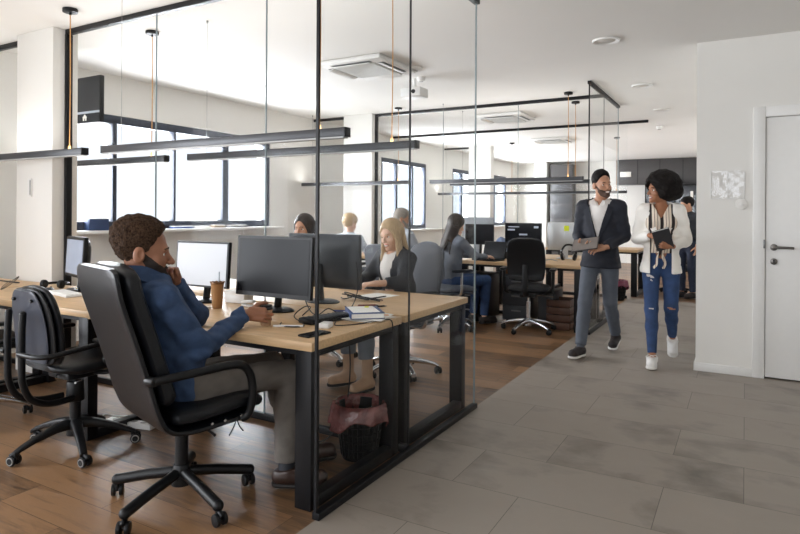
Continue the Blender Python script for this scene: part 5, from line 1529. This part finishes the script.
seated('dark-haired woman peeking over the top edge of the black monitor', (-3.37, 4.28, 0), -84, hair_long(.010, .26, .04, .075), H_dark, M_blackj, (SK_s, LP_s), rot=(0, R(6), 0), hkw=BH, dz=.04, seed=6)
seated('farther blonde person with short hair, seen from behind beside the monitor back', (-4.50, 6.55, 0), 100, hair_short(.022, .09, .02, -.115, .002, 60, .01), H_blond, mat('pale_shirt', (206, 212, 220), .8), (SK_f, LP_f), rot=(R(20), R(14), 0), dz=.03, seed=9, eyes=False, tkw=dict(name='shirt'))
seated('grey-haired bearded man in profile behind the blonde woman', (-3.74, 6.55, 0), 80, hair_short(.012, .07, .05, -.05, .001, 90, .012), H_grey, mat('pale_grey_shirt', (176, 182, 190), .8), (SK_s, LP_s), rot=(R(48), R(8), 0), dz=.10, seed=12, fem=0, hkw=dict(beard=.004, bmat=H_grey), tkw=dict(name='shirt'), g=.98)
seated('long-haired woman in a blue-grey sweater at the laptop, seen from behind', (-2.99, 6.50, 0), 62, hair_long(.014, .30, -.03, .08), H_dark, M_greysw, (SK_f, LP_f), rot=(R(12), R(18), 0), hkw=BH, dz=.04, seed=14, eyes=False, tkw=dict(name='sweater'),
       Jx=dict(wr=(.10, .44, .815), wl=(-.06, .44, .815), el=(-.20, .2, .83), er=(.22, .18, .83)), trs=dict(mat=M_jeans, rise=.03, hemr=.048, wr=.004))
J = dict(front=(0, 1, 0), pelvis=(0, 0, .90), waist=(0, 0, 1.03), chest=(0, .0, 1.21), neck=(0, -.01, 1.37), head=(0, .02, 1.49),
         sl=(-.165, 0, 1.30), sr=(.165, 0, 1.30), el=(-.22, -.03, 1.05), er=(.22, -.03, 1.05), wl=(-.20, .06, .84), wr=(.20, .06, .84),
         hl=(-.085, 0, .86), hr=(.085, 0, .86), kl=(-.09, .02, .47), kr=(.09, .02, .47), al=(-.09, -.01, .095), ar=(.09, .0, .095))
person('dark-clothed person standing far off, half hidden by the white wall', (-.80, 10.7, 0), R(150), J, SK_s, LP_s, dict(name='jacket', mat=M_blackj, hem=.08), dict(mat=mat('dark_jeans', (34, 42, 62), .8), rise=.03, hemr=.05, wr=.004),
       dict(mat=M_shoedark, sole=M_soleb, res=.012), dict(mat=H_black, fn=hair_short(.012, .066, .05, -.05), box=.19, res=.009), head=dict(rot=(R(40), R(10), 0)), g=.95, wr=.004, res=.015, hres=.009, eyes=False,
       hands=(dict(w=(-.20, .06, .84), y=(0, .1, -1), z=(-1, 0, 0), side=-1, curl=.3, s=.95), dict(w=(.20, .06, .84), y=(0, .1, -1), z=(1, 0, 0), side=1, curl=.3, s=.95)), hndres=.006)

# ------------------------------------------------------------------ camera
F_PX = 608.
cam = bpy.data.cameras.new('camera'); co = bpy.data.objects.new('camera', cam); COL.objects.link(co)
cam.sensor_width = 36; cam.sensor_fit = 'HORIZONTAL'; cam.lens = 36*F_PX/800
cam.shift_y = -(267-213)/800
cam.clip_start = .05; cam.clip_end = 200
co.matrix_world = Matrix.Translation((0, 0, 1.33)) @ Matrix.Rotation(R(29.6), 4, 'Z') @ Matrix.Rotation(PI/2, 4, 'X') @ Matrix.Rotation(R(.34), 4, 'Z')
scn.camera = co

# ------------------------------------------------------------------ daylight
w = bpy.data.worlds.new('sky'); scn.world = w; w.use_nodes = True
bg = w.node_tree.nodes['Background']; bg.inputs['Color'].default_value = (.90, .95, 1.0, 1); bg.inputs['Strength'].default_value = SKY
def window_light(name, loc, rot, sx, sy, power, col=(.97, .985, 1)):
    l = bpy.data.lights.new(name, 'AREA'); l.shape = 'RECTANGLE'; l.size = sx; l.size_y = sy; l.energy = power; l.color = col
    o = bpy.data.objects.new(name, l); COL.objects.link(o); o.location = loc; o.rotation_euler = rot
    return o
# daylight entering each window (lights stand outside the panes, facing in)
for i, (a, c, z0, z1) in enumerate(WINS):
    P_ = W_POW[i]
    if P_: window_light('daylight_left', (X0-.35, (a+c)/2, (z0+z1)/2), (0, -PI/2, 0), z1-z0+.3, c-a+.3, P_*(c-a)*(z1-z0))
for a, c, z0, z1 in BW:
    window_light('daylight_back', ((a+c)/2, Y0-.35, (z0+z1)/2), (PI/2, 0, 0), c-a+.3, z1-z0+.3, B_POW*(c-a)*(z1-z0))
# the recessed ceiling lamps give a little light
for y in (-1.8, 1.4, 3.4, 5.32, 7.37, 9.2): pass
scn.view_settings.view_transform = 'Standard'; scn.view_settings.look = 'None'; scn.view_settings.gamma = 1; scn.view_settings.use_curve_mapping = False
scn.view_settings.exposure = EXPO
scn.cycles.use_denoising = True
scn.cycles.max_bounces = 10; scn.cycles.diffuse_bounces = 6; scn.cycles.glossy_bounces = 4; scn.cycles.transparent_max_bounces = 32
scn.cycles.sample_clamp_indirect = 6
